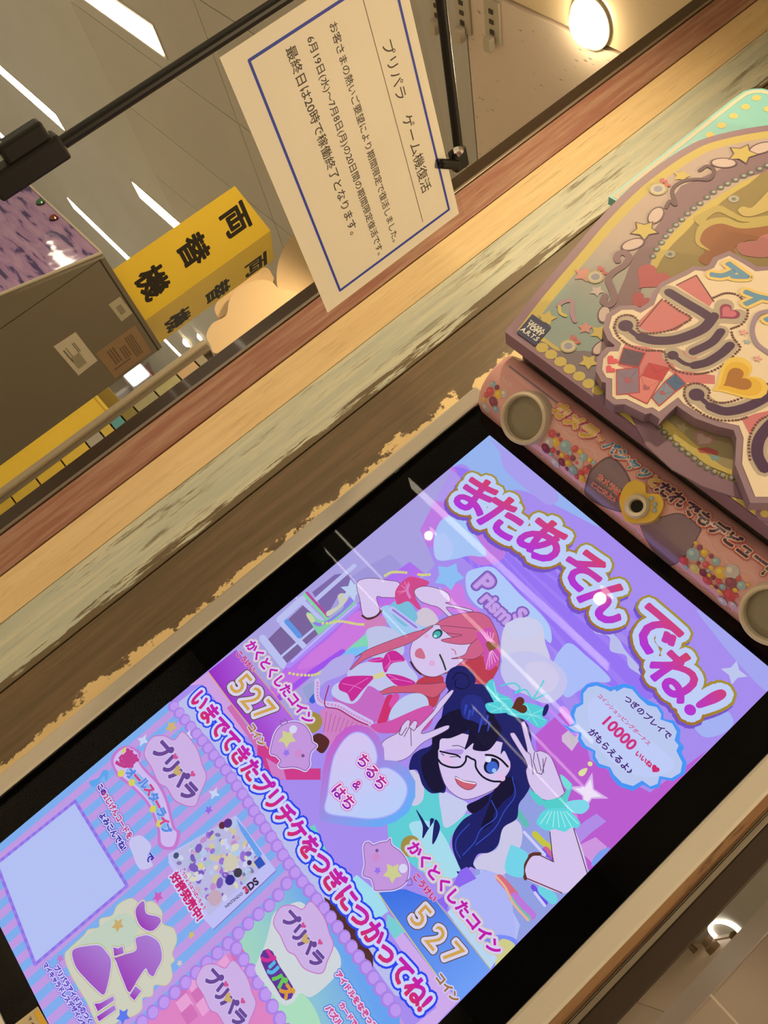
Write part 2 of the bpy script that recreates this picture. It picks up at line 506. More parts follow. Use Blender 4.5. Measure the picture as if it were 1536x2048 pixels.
def board_mat(name, base, rough, marks=0.5):
    """ceiling board with short fissures and faint blotches"""
    m, n, l, b = newmat(name)
    b.inputs['Roughness'].default_value = rough
    tc = n.new('ShaderNodeTexCoord')
    mp = n.new('ShaderNodeMapping'); mp.inputs['Scale'].default_value = (1.0, 3.2, 1); l.new(tc.outputs['Object'], mp.inputs[0])
    vo = n.new('ShaderNodeTexVoronoi'); vo.inputs['Scale'].default_value = 22; l.new(mp.outputs[0], vo.inputs['Vector'])
    r = n.new('ShaderNodeMapRange'); r.inputs[1].default_value = 0.19; r.inputs[2].default_value = 0.12; l.new(vo.outputs['Distance'], r.inputs[0])
    no = n.new('ShaderNodeTexNoise'); no.inputs['Scale'].default_value = 9; l.new(tc.outputs['Object'], no.inputs['Vector'])
    r2 = n.new('ShaderNodeMapRange'); r2.inputs[1].default_value = 0.48; r2.inputs[2].default_value = 0.6; l.new(no.outputs[0], r2.inputs[0])
    mu = n.new('ShaderNodeMath'); mu.operation = 'MULTIPLY'; l.new(r.outputs[0], mu.inputs[0]); l.new(r2.outputs[0], mu.inputs[1])
    m3 = n.new('ShaderNodeMath'); m3.operation = 'MULTIPLY'; m3.inputs[1].default_value = marks; l.new(mu.outputs[0], m3.inputs[0])
    bl = n.new('ShaderNodeTexNoise'); bl.inputs['Scale'].default_value = 0.9; bl.inputs['Detail'].default_value = 4; l.new(tc.outputs['Object'], bl.inputs['Vector'])
    x0 = n.new('ShaderNodeMix'); x0.data_type = 'RGBA'; l.new(bl.outputs[0], x0.inputs[0])
    x0.inputs[6].default_value = (*(np.array(base) * 0.9), 1); x0.inputs[7].default_value = (*(np.array(base) * 1.08), 1)
    x = n.new('ShaderNodeMix'); x.data_type = 'RGBA'; l.new(m3.outputs[0], x.inputs[0]); l.new(x0.outputs[2], x.inputs[6]); x.inputs[7].default_value = (*(np.array(base) * 0.35), 1)
    l.new(x.outputs[2], b.inputs['Base Color'])
    return m

PRINT = print_mat('printed_paper', 0.6)
GLOSSPRINT = print_mat('printed_acrylic', 0.55)
SCREEN = screen_mat()
BLACK = pmat('black_plastic', (0.010, 0.009, 0.008), 0.45)
BLACK.node_tree.nodes['Principled BSDF'].inputs['Specular IOR Level'].default_value = 0.25
DARKBROWN = pmat('dark_brown_trim', (0.045, 0.027, 0.016), 0.25, coat=0.2)
METALEDGE = pmat('grey_metal_edge', (0.30, 0.26, 0.21), 0.35, 0.7)
WHITEP = pmat('white_plastic', (0.56, 0.53, 0.48), 0.2, noise=0.02, bump=0.05, scale=120)

# ------------------------------------------------------------------ setting
WY = 0.22                                            # front of the planked partition
def wx(*pts): return float(np.mean([on(p, 1, WY)[0] for p in pts]))
CEILM = board_mat('ceiling_board', (0.58, 0.57, 0.54), 0.8, 0.15)
CEILP = board_mat('warm_lit_ceiling_board', (0.84, 0.72, 0.62), 0.8, 0.85)  # warm bounce light on the nearer boards put into a paler, pinker colour
CEILG = board_mat('varnished_ceiling_board', (0.80, 0.66, 0.47), 0.16, 0.1)
CEILF = board_mat('far_ceiling_plaster', (0.60, 0.60, 0.57), 0.7, 0.0)

floor = struct(box('floor', -14, 6, -13, 13, -0.06, 0.0, pmat('floor_vinyl', (0.62, 0.58, 0.5), 0.4, scale=3)))
wb = struct(box('wall_far', -14, 6, 12.6, 12.8, 0, CEIL + 0.1, pmat('far_wall_paint', (0.62, 0.57, 0.5), 0.6, scale=2)))
wn = struct(box('wall_near', -14, 6, -13, -12.8, 0, CEIL + 0.1, pmat('near_wall_dimmed', (0.16, 0.13, 0.11), 0.6, scale=2)))  # dimness of the arcade behind the camera put into this unseen wall's colour
wl = struct(box('wall_left', -14.1, -13.9, -13, 13, 0, CEIL + 0.1, pmat('left_wall_paint', (0.6, 0.55, 0.48), 0.6, scale=2)))
ceil = struct(box('ceiling', -14, 6, -13, 13, CEIL + 0.018, CEIL + 0.1, pmat('ceiling_base', (0.45, 0.44, 0.41), 0.8, scale=2)))
# far part of the ceiling, then single boards near the partition
box('ceiling_sheet', -14, 6, 3.04 + 0.64, 12.6, CEIL, CEIL + 0.017, CEILF, ceil)
box('ceiling_sheet', -14, -5.0, -12.8, 3.04 + 0.64, CEIL, CEIL + 0.017, CEILF, ceil)
box('ceiling_sheet', -5.0, 6, -12.8, -1.44, CEIL, CEIL + 0.017, CEILF, ceil)
for i in range(6):
    for j in range(8):
        x0 = -5.0 + 1.82 * i; y0 = -1.44 + 0.64 * j
        near = y0 + 0.01 < 0.48
        box('ceiling_panel', x0 + 0.003, x0 + 1.817, y0 + 0.003, y0 + (0.637 if not (near and y0 > -0.3) else 0.628), CEIL - 0.0, CEIL + 0.017, CEILG if near else (CEILP if i >= 2 else CEILM), ceil)

# right-hand wall beyond the partition
RWX = 1.318
rw = struct(box('wall_right', RWX, RWX + 0.12, 4.9, 12.6, 0, CEIL, pmat('right_wall_paint', (0.52, 0.40, 0.29), 0.5, scale=3)))
box('cornice', RWX - 0.015, RWX, 4.9, 12.6, CEIL - 0.05, CEIL, pmat('cornice_paint', (0.42, 0.34, 0.26), 0.5), rw)
box('dado_band', RWX - 0.01, RWX, 4.9, 12.6, CEIL - 0.95, CEIL - 0.72, pmat('dado_paint', (0.55, 0.42, 0.3), 0.5), rw)
PX0 = 0.43 + 4.83 * math.tan(math.radians(6.78))
pil = struct(box('wall_pier', PX0, PX0 + 1.2, 4.0, 4.9, 0, CEIL, pmat('pier_laminate', (0.50, 0.41, 0.37), 0.3, scale=2, noise=0.03), None, 0.012))
for zc in (1.46, 1.72):
    box('reflected_streak', PX0 - 0.0008, PX0 + 1.2008, 3.9985, 4.0, zc, zc + 0.012, pmat('streak_pale_tint', (0.86, 0.78, 0.7), 0.3), pil)  # pale strips paint the light streaks reflected in the laminate

# planked partition
wall = thing('wall_back', (0.0, WY + 0.04, 0.0)); wall['kind'] = 'structure'
box('backing', wx((0, 1067), (188, 933), (590, 637), (912, 379)), wx((1240, 1938), (1510, 1651)), WY + 0.012, WY + 0.10, 0, CEIL - 0.002, pmat('backing_board', (0.06, 0.045, 0.03), 0.6), wall)
bx = [wx((0, 1067), (188, 933), (590, 637), (912, 379)), wx((526, 755), (660, 647), (0, 1153), (616, 680)), wx((0, 1253), (940, 520), (1536, 54)),
      wx((0, 1383), (615, 900)), wx((20, 1565), (700, 1007)) - 0.012]
XR = wx((1240, 1938), (1510, 1651))
RED = plank_mat('plank_red_paint', PR(128, 77, 54), PR(146, 104, 74), PR(148, 108, 72), seed=1.0, streak=0.7)
YEL = plank_mat('plank_cream_paint', PR(190, 150, 94), PR(216, 174, 112), PR(140, 108, 62), seed=2.0, streak=0.35)
BLU = plank_mat('plank_pale_blue_paint', PR(160, 150, 118), PR(176, 160, 122), PR(108, 92, 62), seed=3.3, streak=0.9, edge=0.098, edgecol=PR(92, 72, 44), edgestretch=(3.0, 1, 0.22))
BRN = plank_mat('plank_brown_bare', PR(84, 64, 38), PR(98, 72, 44), PR(60, 44, 26), seed=4.1, streak=0.3, edge=0.084, edgecol=PR(196, 158, 98))
CRM = plank_mat('plank_tan_paint', PR(184, 142, 90), PR(166, 116, 68), PR(104, 76, 46), seed=5.7, streak=0.9)
def plank(x0, x1, m, dy=0.0):
    return box('plank', x0 + 0.0009, x1 - 0.0009, WY + dy, WY + 0.0115, 0.002, CEIL - 0.003, m, wall, 0.0012)
plank(bx[0], bx[1], RED); plank(bx[1], bx[2], YEL, 0.0012); plank(bx[2], bx[3], BLU)
plank(bx[3], bx[3] + 0.150, BRN, 0.0008)
seq = [(CRM, 0.104), (RED, 0.092), (BLU, 0.118), (YEL, 0.10), (BRN, 0.1), (RED, 0.09)]
x = bx[3] + 0.150; k = 0
while x < XR - 0.11:
    m, w = seq[k % len(seq)]; k += 1
    plank(x, x + w, m, random.choice((0, 0.0008, 0.0014))); x += w
plank(x, XR, plank_mat('plank_worn_tan', PR(128, 90, 52), PR(112, 72, 40), PR(70, 50, 30), seed=8.8, streak=0.9))
t1a = wx((624, 560), (462, 681), (135, 926))
trim1 = struct(box('trim_1', t1a, bx[0] - 0.006, WY + 0.004, WY + 0.11, 0, CEIL - 0.001, DARKBROWN, None, 0.002))
box('metal_edge', bx[0] - 0.006, bx[0] - 0.0002, WY - 0.003, WY + 0.012, 0, CEIL - 0.001, METALEDGE, trim1, 0.0008)
tr0 = wx((1240, 1940), (1510, 1653)); tr1 = wx((1250, 2035), (1536, 1722))
trim2 = struct(box('trim_2', tr0 + 0.006, tr1, WY + 0.004, WY + 0.11, 0, CEIL - 0.001, pmat('matt_brown_trim', (0.030, 0.017, 0.010), 0.55), None, 0.002))
box('metal_edge', tr0 + 0.0002, tr0 + 0.006, WY - 0.003, WY + 0.012, 0, CEIL - 0.001, METALEDGE, trim2, 0.0008)

# ------------------------------------------------------------------ ceiling lights
STRIPM = emat('lit_diffuser', LIGHT_TINT, STRIP_POWER)
HOUSE = pmat('light_housing', (0.7, 0.68, 0.62), 0.4)
STRW = 0.155
def ceiling_strip(x0, x1, yc, label, group):
    t = tag(thing('ceiling_light', ((x0 + x1) / 2, yc, CEIL)), label, 'ceiling light', group)
    box('housing', x0 - 0.02, x1 + 0.02, yc - STRW / 2 - 0.02, yc + STRW / 2 + 0.02, CEIL - 0.006, CEIL - 0.0005, HOUSE, t)
    box('diffuser', x0, x1, yc - STRW / 2, yc + STRW / 2, CEIL - 0.010, CEIL - 0.0062, STRIPM, t)
    return t
LAB = {(1, -1): 'white ceiling light strip nearest the black rod, top left of the photo',
       (2, -2): 'white ceiling light strip running up to the black vertical rod at the left edge',
       (2, -1): 'white ceiling light strip whose end disappears behind the yellow sign',
       (3, -3): 'short white ceiling light strip ending at the black clamp',
       (3, -2): 'thin white ceiling light strip between the purple machine and the yellow sign',
       (5, -2): 'tiniest white ceiling light strip, touching the top of the grey post',
       (4, -2): 'small far white ceiling light strip just right of the grey machine'}
for k in range(-6, 5):
    yc = 1.56 + 2.0 * k
    row = k + 1
    for m in range(-3, 2):
        x1 = -0.5 + 3.3 * m
        if row in (1,) and m >= 0 or (row >= 2 and m == 1 and row < 6 and False): continue
        if row == 2 and m >= 0 or row == 0 and m >= 0 or row == -1 and m >= -1: continue
        if row >= 2 and m == 1: continue
        ORDN = ['first', 'second', 'third', 'fourth', 'fifth', 'sixth']
        side = ORDN[k] + ' row behind the partition' if k >= 0 else ORDN[-k - 1] + ' row in front of the partition'
        lab = LAB.get((row, m), 'white ceiling light strip, ' + side + ', ' + ORDN[m + 3] + ' from its left end')
        ceiling_strip(x1 - 1.92, x1, yc, lab, 'strip lights in rows on the ceiling')

def downlight(x, y, r, label, power, drop=0.35):
    t = tag(thing('downlight', (x, y, CEIL)), label, 'downlight', 'round lamps in the ceiling')
    lathe('rim', (x, y, CEIL), (0, 0, -1), [(r * 1.22, 0.0005), (r * 1.22, 0.006), (r * 1.02, 0.009), (r * 1.0, 0.004)], HOUSE, t, 32)
    lathe('bulb', (x, y, CEIL), (0, 0, -1), [(r * 0.98, 0.0045), (r * 0.9, r * drop * 0.55), (r * 0.5, r * drop * 0.9), (0.001, r * drop)], emat('lit_bulb', (1.0, 0.78, 0.45), power), t, 24)
    return t
p = on((1182, 45), 2, CEIL)
downlight(p[0], p[1], 0.052, 'glowing round downlight in the varnished ceiling, upper right', 40, 0.9)
p = on((375, 684), 2, CEIL)
downlight(p[0], p[1], 0.06, 'small oval far downlight left of the cream cloud board', 30, 0.9)
p = on((402, 673), 2, CEIL)
downlight(p[0], p[1], 0.045, 'tiniest far downlight touching the cream cloud board', 20, 0.9)
for sx, sy, share, where in SPOTS:
    ld = bpy.data.lights.new('spot_lamp', 'SPOT'); ld.energy = SPOT_POWER * share; ld.color = (1.0, 0.74, 0.42); ld.spot_size = math.radians(177); ld.spot_blend = 0.35; ld.shadow_soft_size = 0.03
    lo = bpy.data.objects.new('spot_lamp', ld); COL.objects.link(lo); lo.location = (sx, sy, CEIL - 0.06)
    if where: downlight(sx, sy, 0.05, where, 18)

# ring light of the next aisle, seen past the right trim
p = on((1452, 1862), 2, CEIL)
t = tag(thing('ring_light', (p[0], p[1], CEIL)), 'white ring-shaped ceiling light past the dark right trim', 'ceiling light')
rr, rm = 0.15, 0.014
V = []; F = []
for i in range(48):
    a = 2 * math.pi * i / 48
    for j in range(8):
        b = 2 * math.pi * j / 8
        V.append((p[0] + (rr + rm * math.cos(b)) * math.cos(a) * 0.75, p[1] + (rr + rm * math.cos(b)) * math.sin(a) * 4.2, CEIL - 0.023 + rm * math.sin(b)))
        F.append((i * 8 + j, ((i + 1) % 48) * 8 + j, ((i + 1) % 48) * 8 + (j + 1) % 8, i * 8 + (j + 1) % 8))
mesh_obj('ring_tube', V, F, emat('lit_ring', (1.0, 0.88, 0.72), 4.0), t)

# sockets on the ceiling boards with their plugs
SOCK = pmat('socket_plastic', (0.55, 0.50, 0.42), 0.4)
SOCKD = pmat('socket_slot', (0.06, 0.05, 0.04), 0.5)
for i, (px, lab) in enumerate((((876, 8), 'beige ceiling socket cut off by the top edge, left of three'), ((928, 22), 'middle beige ceiling socket with a plug in it'), ((988, 40), 'right beige ceiling socket of the three, with a dangling plug'))):
    p = on(px, 2, CEIL)
    t = tag(thing('ceiling_socket', (p[0], p[1], CEIL)), lab, 'socket', 'sockets on the ceiling boards')
    box('plate', p[0] - 0.030, p[0] + 0.030, p[1] - 0.058, p[1] + 0.058, CEIL - 0.009, CEIL - 0.0003, SOCK, t, 0.003)
    for s in (-0.028, 0.0, 0.028):
        q = box('outlet', p[0] - 0.008, p[0] + 0.008, p[1] + s - 0.006, p[1] + s + 0.006, CEIL - 0.012, CEIL - 0.0085, SOCKD, t, 0.001)
    box('plug', p[0] - 0.014, p[0] + 0.014, p[1] + 0.035, p[1] + 0.075, CEIL - 0.034, CEIL - 0.012, SOCK, t, 0.004)

# sensors on the right wall
for px, r, lab in (((1430, 1900), 0.07, 'brown ribbed knob on the tan wall at lower right'), ((1488, 1893), 0.045, 'smaller brown knob on the tan wall near the right edge'), ((1391, 1903), 0.035, 'tiny dark knob on the tan wall beside the right trim')):
    q = on(px, 0, RWX)
    t = tag(lathe('wall_knob', q, (-1, 0, 0), [(r, 0.0), (r, 0.05), (r * 0.8, 0.07), (r * 0.75, 0.12), (r * 0.3, 0.13)], pmat('knob_brown', (0.22, 0.14, 0.07), 0.4), None, 18), lab, 'wall knob')

# ------------------------------------------------------------------ notice, stand
th = math.radians(9.0)
NB = np.array([-0.2132, -0.0953, ZTOP - 0.0513])
nd = np.array([math.sin(th), math.cos(th), 0.0])
NS = Flat(NB, nd)                                    # reads along nd, normal towards +X
PAPER = pmat('notice_paper', (0.80, 0.76, 0.70), 0.6, noise=0.015, scale=8)
nt = thing('notice_sheet', tuple(NB)); tag(nt, 'white paper notice with blue frame and Japanese text, held by the black stand', 'notice')
plate('paper', NS, None, 0.0006, PAPER, nt, ab=[(-0.3043, 0.0), (0, 0), (0, 0.2103), (-0.3043, 0.2103)])
A = Art(NS, 0.00008)
INK = PR(52, 40, 32); BLUEI = tuple(np.array(lin((28, 46, 140))) / 0.55)
A.strokeab([NS.map((498, 121)), NS.map((680, 581)), NS.map((898, 419)), NS.map((898, 419)) + NS.map((498, 121)) - NS.map((680, 581))], 0.0015, BLUEI, True); A.up()
A.text('プリパラ\u3000ゲーム機復活', (777, 97), (851, 371), [(0.004, INK)])
A.stroke([(726.5, 0), (845.5, 443)], 1.8, PR(90, 72, 48))
A.text('お客さまの熱いご要望により期間限定で復活しました。', (668, 55), (791, 479), [(0.008, INK)], sy=1.02)
A.text('6月19日(水)～7月8日(月)の20日間の期間限定復活です。', (622, 78), (761, 505), [(0.008, INK)])
A.text('最終日は20時で稼働終了となります。', (584, 106), (708, 463), [(0.008, INK)])
A.build('lettering', PRINT, nt)
SLEEVE = glass_mat('clear_sleeve', (0.97, 0.97, 0.96), 1.12)
plate('clear_sleeve', NS, None, 0.0005, SLEEVE, nt, ab=[(-0.311, -0.0), (0.004, -0.0), (0.004, 0.2165), (-0.311, 0.2165)], front=0.0016)

st = thing('sign_stand', (*(NS.o + NS.a * -0.318)[:2], 0.0)); tag(st, 'black metal rod stand with clamp and corner clip holding the paper notice', 'sign stand')
def NP(a, z, off=0.0): return NS.o + NS.a * a + np.array([0, 0, z]) + NS.n * off
ra = -0.3165
tube('upright', (*NP(ra, 0)[:2], 0.01), NP(ra, 0.262), 0.0057, BLACK, st)
h0 = NS.map((850, 0)); h1 = NS.map((919, 300))
tube('arm', NP(ra, 0.256), NP(h1[0] + 0.006, h1[1] - 0.002), 0.0057, BLACK, st)
tube('elbow', NP(ra - 0.006, 0.256), NP(ra + 0.016, 0.2555), 0.0075, BLACK, st)
c = NS.map((918, 318))
V, F = boxm(-0.012, 0.014, -0.006, 0.006, -0.011, 0.010, 0.003)
W = NP(c[0] - 0.002, c[1], 0.0) + V[:, :1] * NS.a + V[:, 1:2] * NS.n + V[:, 2:3] * NS.b
mesh_obj('clip_body', W, F, BLACK, st)
V, F = boxm(-0.006, 0.005, -0.004, 0.004, -0.020, 0.010, 0.003)
q = NS.map((899, 327)); W = NP(q[0], q[1], 0.006) + V[:, 2:3] * unit(NS.a * 0.55 - NS.b * 0.1 + NS.b * 0.9) + V[:, 1:2] * NS.n + V[:, :1] * unit(NS.a - NS.b * 0.5)
cj = mesh_obj('clip_jaw', W, F, BLACK, st)
q = NS.map((907, 303)); lathe('clip_screw', NP(q[0], q[1], 0.004), NS.n * 0.5 + NS.b * 0.5 - NS.a * 0.3, [(0.006, 0.0), (0.0068, 0.003), (0.0055, 0.007), (0.003, 0.009)], pmat('chrome', (0.85, 0.85, 0.85), 0.1, 1.0), st, 6)
# rod clamp on the upright
q = NS.map((45, 322))
Cc = NP(ra, q[1], 0.0)
V, F = boxm(-0.011, 0.011, -0.010, 0.010, -0.034, 0.036, 0.003); mesh_obj('clamp_body', Cc + V[:, :1] * NS.a + V[:, 1:2] * NS.n + V[:, 2:3] * NS.b, F, BLACK, st)
V, F = boxm(-0.026, -0.009, -0.008, 0.008, -0.012, 0.030, 0.003); mesh_obj('clamp_jaw', Cc + V[:, :1] * NS.a + V[:, 1:2] * NS.n + V[:, 2:3] * NS.b, F, BLACK, st)
tube('clamp_screw', Cc - NS.a * 0.022 - NS.b * 0.006, Cc - NS.a * 0.030 - NS.b * 0.06, 0.0045, pmat('dark_steel', (0.2, 0.2, 0.2), 0.25, 1.0), st)
lathe('clamp_knob', Cc - NS.a * 0.03 - NS.b * 0.06, NS.a * -0.2 - NS.b, [(0.012, 0), (0.014, 0.004), (0.014, 0.02), (0.011, 0.026)], BLACK, st, 10)
lathe('base_plate', (*NP(ra, 0)[:2], 0.0), (0, 0, 1), [(0.15, 0.0), (0.15, 0.008), (0.14, 0.014), (0.02, 0.018)], BLACK, st, 40)

# ------------------------------------------------------------------ change machine
cy = math.radians(5.0)
ca = np.array([math.sin(cy), math.cos(cy), 0.0])     # along its right side, front to back
CS = Flat((-1.9457, 0.9907, ZTOP + 0.034), ca)       # right side plane, origin at the top front corner
GREYM = pmat('grey_enamel', (0.17, 0.15, 0.115), 0.42, noise=0.03, scale=60)
GREYD = pmat('grey_enamel_shadow_gap', (0.05, 0.045, 0.035), 0.6)
cxv = -CS.n                                          # across the machine, towards its left
CW = 0.62
cmx = thing('change_machine', tuple((CS.o + CS.a * 0.22 + cxv * CW / 2) * np.array([1, 1, 0]))); tag(cmx, 'grey money-changing machine with slanted purple front and paper labels on its side', 'change machine')
TZ = CS.o[2]
depth = float(CS.map((328, 695))[0])
s0 = CS.map((0, 592)); slope = s0[0] / s0[1]
seam = CS.map((0, 656)); seamt = CS.map((195, 523))
def cside(pts, x0, x1):
    P = CS.to3(np.array(pts), 0) + cxv * x0
    return prism(P, cxv * (x1 - x0))
zb = -TZ
front_low = slope * (-0.52)
V, F = cside([(0.002, 0), (depth, 0), (depth, zb), (front_low, zb), (front_low, -0.52)], 0.006, CW)
mesh_obj('cabinet', V, F, GREYM, cmx)
sx_ = float((seam[0] + seamt[0]) / 2)
V, F = cside([(sx_ + 0.004, -0.022), (depth - 0.006, -0.022), (depth - 0.006, zb + 0.05), (sx_ + 0.004, zb + 0.05)], 0.0, 0.0075)
mesh_obj('side_panel', V, F, GREYM, cmx)
V, F = cside([(sx_ - 0.001, -0.016), (depth, -0.016), (depth, -0.019), (sx_ - 0.001, -0.019)], 0.0035, 0.0075)
mesh_obj('panel_gap', V, F, GREYD, cmx)
V, F = cside([(0.0, 0.0), (sx_, -0.004), (sx_, zb + 0.02), (front_low, zb + 0.02), (front_low, -0.52)], 0.0, 0.0075)
mesh_obj('side_trim', V, F, GREYM, cmx)
# slanted purple front with its light edge strips
fd = unit(CS.a * (slope * -1.0) * -1.0 * -1.0 + np.array([0, 0, -1.0]))
fb = -unit(CS.a * slope + np.array([0, 0, 1.0])) * -1.0
FS = Flat(CS.o + CS.n * 0.0, CS.n, fb)               # across (towards +X) and up the slope
FS.n = np.cross(FS.a, FS.b)
def purple_mat():
    m, n, l, b = newmat('purple_swirl_print')
    tc = n.new('ShaderNodeTexCoord'); mp = n.new('ShaderNodeMapping'); mp.inputs['Scale'].default_value = (1.0, 1.0, 5.5); mp.inputs['Rotation'].default_value = (0, 0.42, 0)
    no = n.new('ShaderNodeTexNoise'); no.inputs['Scale'].default_value = 7.5; no.inputs['Detail'].default_value = 3; no.inputs['Distortion'].default_value = 0.6
    r = n.new('ShaderNodeValToRGB'); e = r.color_ramp.elements
    e[0].position = 0.36; e[0].color = (*PR(60, 46, 74), 1); e[1].position = 0.43; e[1].color = (*PR(128, 94, 114), 1)
    e2 = r.color_ramp.elements.new(0.65); e2.color = (*PR(146, 110, 122), 1)
    l.new(tc.outputs['Object'], mp.inputs[0]); l.new(mp.outputs[0], no.inputs['Vector']); l.new(no.outputs[0], r.inputs[0]); l.new(r.outputs[0], b.inputs['Base Color'])
    b.inputs['Roughness'].default_value = 0.05
    wv = n.new('ShaderNodeTexNoise'); wv.inputs['Scale'].default_value = 9
    bp = n.new('ShaderNodeBump'); bp.inputs['Strength'].default_value = 0.12; bp.inputs['Distance'].default_value = 0.01
    l.new(tc.outputs['Object'], wv.inputs['Vector']); l.new(wv.outputs[0], bp.inputs['Height']); l.new(bp.outputs[0], b.inputs['Normal'])
    return m
plate('front_panel', FS, None, 0.02, purple_mat(), cmx, ab=[(-CW + 0.01, -0.50), (-0.008, -0.50), (-0.008, -0.006), (-CW + 0.01, -0.006)], front=0.004)
EDGE = pmat('light_edge_strip', (0.5, 0.46, 0.38), 0.4)
plate('edge_strip', FS, None, 0.02, EDGE, cmx, ab=[(-0.008, -0.505), (0.0, -0.505), (0.0, 0.0), (-0.008, 0.0)], front=0.006)
plate('edge_strip', FS, None, 0.02, EDGE, cmx, ab=[(-CW, -0.006), (-0.008, -0.006), (-0.008, 0.002), (-CW, 0.002)], front=0.006)
for px, col, nm in (((82, 409), (0.02, 0.16, 0.07), 'green_lamp'), ((109, 440), (0.20, 0.03, 0.02), 'red_lamp')):
    q = FS.map(px); c3 = FS.to3(np.array([q]), 0.004)[0]
    lm = lathe(nm, c3, FS.n, [(0.014, 0), (0.014, 0.006), (0.011, 0.012), (0.005, 0.016), (0.001, 0.017)], pmat(nm + '_lens', col, 0.1, coat=0.6), cmx, 20)
    lathe('lamp_rim', c3, FS.n, [(0.0155, 0), (0.0155, 0.004), (0.0142, 0.005)], BLACK, lm, 20)
# paper labels on its side
def side_label(pts, col, rows, ink, name):
    P = [CS.map(p) for p in pts]
    lb = plate(name, CS, None, 0.0006, pmat(name + '_paper', PR(*col), 0.6), cmx, ab=P, front=0.0008)
    a = Art(CS, 0.0010); P = np.array(P)
    for (u0, v0, u1, v1, n_) in rows:
        for k in range(n_):
            f0 = u0 + (u1 - u0) * k / n_; f1 = u0 + (u1 - u0) * (k + 0.55) / n_
            def B(u, v): return (P[0] * (1 - u) + P[1] * u) * (1 - v) + (P[3] * (1 - u) + P[2] * u) * v
            a.polyab([B(f0, v0), B(f1, v0), B(f1, v1), B(f0, v1)], PR(*ink))
    a.build('label_print', PRINT, lb)
side_label([(107, 693), (151, 664), (195, 721), (157, 751)], (158, 138, 104), [(0.16, 0.22, 0.28, 0.62, 1), (0.18, 0.50, 0.62, 0.86, 9), (0.6, 0.2, 0.74, 0.5, 2), (0.3, 0.2, 0.36, 0.5, 1)], (92, 80, 56), 'white_label')
side_label([(191, 707), (270, 650), (303, 703), (230, 757)], (116, 86, 54), [(0.2, 0.14, 0.4, 0.66, 3), (0.45, 0.3, 0.62, 0.7, 3), (0.1, 0.74, 0.9, 0.78, 1), (0.66, 0.14, 0.86, 0.86, 4)], (84, 62, 38), 'brown_label')
side_label([(217, 609), (240, 593), (265, 626), (243, 643)], (140, 122, 88), [(0.28, 0.3, 0.72, 0.75, 5)], (84, 72, 50), 'small_label')

# yellow folded sign standing on the change machine
SF = Flat(CS.o - CS.n * 0.025, ca)
sg = thing('folded_sign', tuple(CS.to3(np.array([[0.2, 0.0]]), -0.06)[0])); tag(sg, 'yellow folded card sign with black money-change characters on top of the grey machine', 'sign')
YP = pmat('yellow_card', PR(206, 162, 44), 0.5, noise=0.03, scale=6)
tl = SF.map((470, 372)); fd_ = SF.map((541, 461)); bl0 = SF.map((233, 535))
p0a = float(min(tl[0], bl0[0] + 0.0)); pf = float(fd_[0])
plate('front_face', SF, None, 0.0015, YP, sg, ab=[(bl0[0], 0.001), (pf, 0.001), (pf, fd_[1]), (tl[0], tl[1])])
az2 = math.radians(-24)
fo = SF.to3(np.array([[pf, 0.0]]), 0)[0]
SF2 = Flat(fo, (math.sin(az2), math.cos(az2), 0))
e2 = SF2.map((548, 520)); e3 = SF2.map((330, 681))
plate('side_face', SF2, None, 0.0015, YP, sg, ab=[(0.0005, 0.001), (max(e2[0], 0.05), 0.001), (max(e2[0], 0.05), e2[1]), (0.0005, fd_[1])])
BLK = PR(34, 26, 14)

for c_, px in (('両', (471, 441)), ('替', (388, 501)), ('機', (306, 565))):
    q = SF.map(px); o = SF.map((px[0], px[1]))
    V, T, E_ = glyph(c_); sz = 0.118
    A = Art(SF, 0.0002); A._letters(V, T, E_, np.array([sz, 0]), np.array([0, sz]), q - sz * (V.max(0) + V.min(0)) / 2, [(0.035, BLK)])
    A.build('character', PRINT, sg)
A = Art(SF2, 0.0002)
for c_, px in (('両', (512, 530)), ('替', (436, 583)), ('機', (356, 639))):
    q = SF2.map(px)
    V, T, E_ = glyph(c_); sz = 0.118
    A = Art(SF2, 0.0002); A._letters(V, T, E_, np.array([sz, 0]), np.array([0, sz]), q - sz * (V.max(0) + V.min(0)) / 2, [(0.035, BLK)])
    A.build('character', PRINT, sg)

# ------------------------------------------------------------------ display rack with cloud boards, far left
RY = 2.3
RS = Flat((0, RY, 0), (1, 0, 0))
def rx(*pts): return float(np.mean([on(p, 1, RY)[0] for p in pts]))
ptop = RS.map((414, 686))[1]
xl = rx((0, 980), (222.7, 816.5)); xm = rx((0, 995), (200, 846)); xt0 = rx((0, 1006), (235.7, 833), (265.6, 813)); xt1 = rx((0, 1025), (246, 842), (273.8, 822))
rack = thing('display_rack', (xm, RY, 0)); tag(rack, 'tall grey display rack edge with a column of coloured cards, behind the grey machine', 'display rack')
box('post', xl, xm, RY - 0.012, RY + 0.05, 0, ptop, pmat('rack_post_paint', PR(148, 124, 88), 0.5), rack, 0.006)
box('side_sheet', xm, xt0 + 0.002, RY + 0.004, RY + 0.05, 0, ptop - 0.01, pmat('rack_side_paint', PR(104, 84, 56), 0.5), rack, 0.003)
box('card_back', xt0 - 0.002, xt1 + 0.06, RY + 0.018, RY + 0.05, 0, ptop - 0.02, pmat('card_back', (0.05, 0.035, 0.02), 0.5), rack)
cuts = [(-40, 1068), (0, 1037), (32, 1008), (80, 968), (128, 929), (175, 890), (203, 868), (222, 850), (243, 833), (266, 813), (312, 786), (357, 753), (395, 728), (412, 714)]
cc = [(170, 128, 30), (170, 128, 32), (176, 136, 34), (182, 142, 38), (190, 148, 40), (196, 154, 44), (150, 132, 104), (182, 146, 52), (78, 128, 116), (120, 98, 40), (140, 124, 78), (150, 132, 80), (176, 136, 88), (140, 120, 84)]
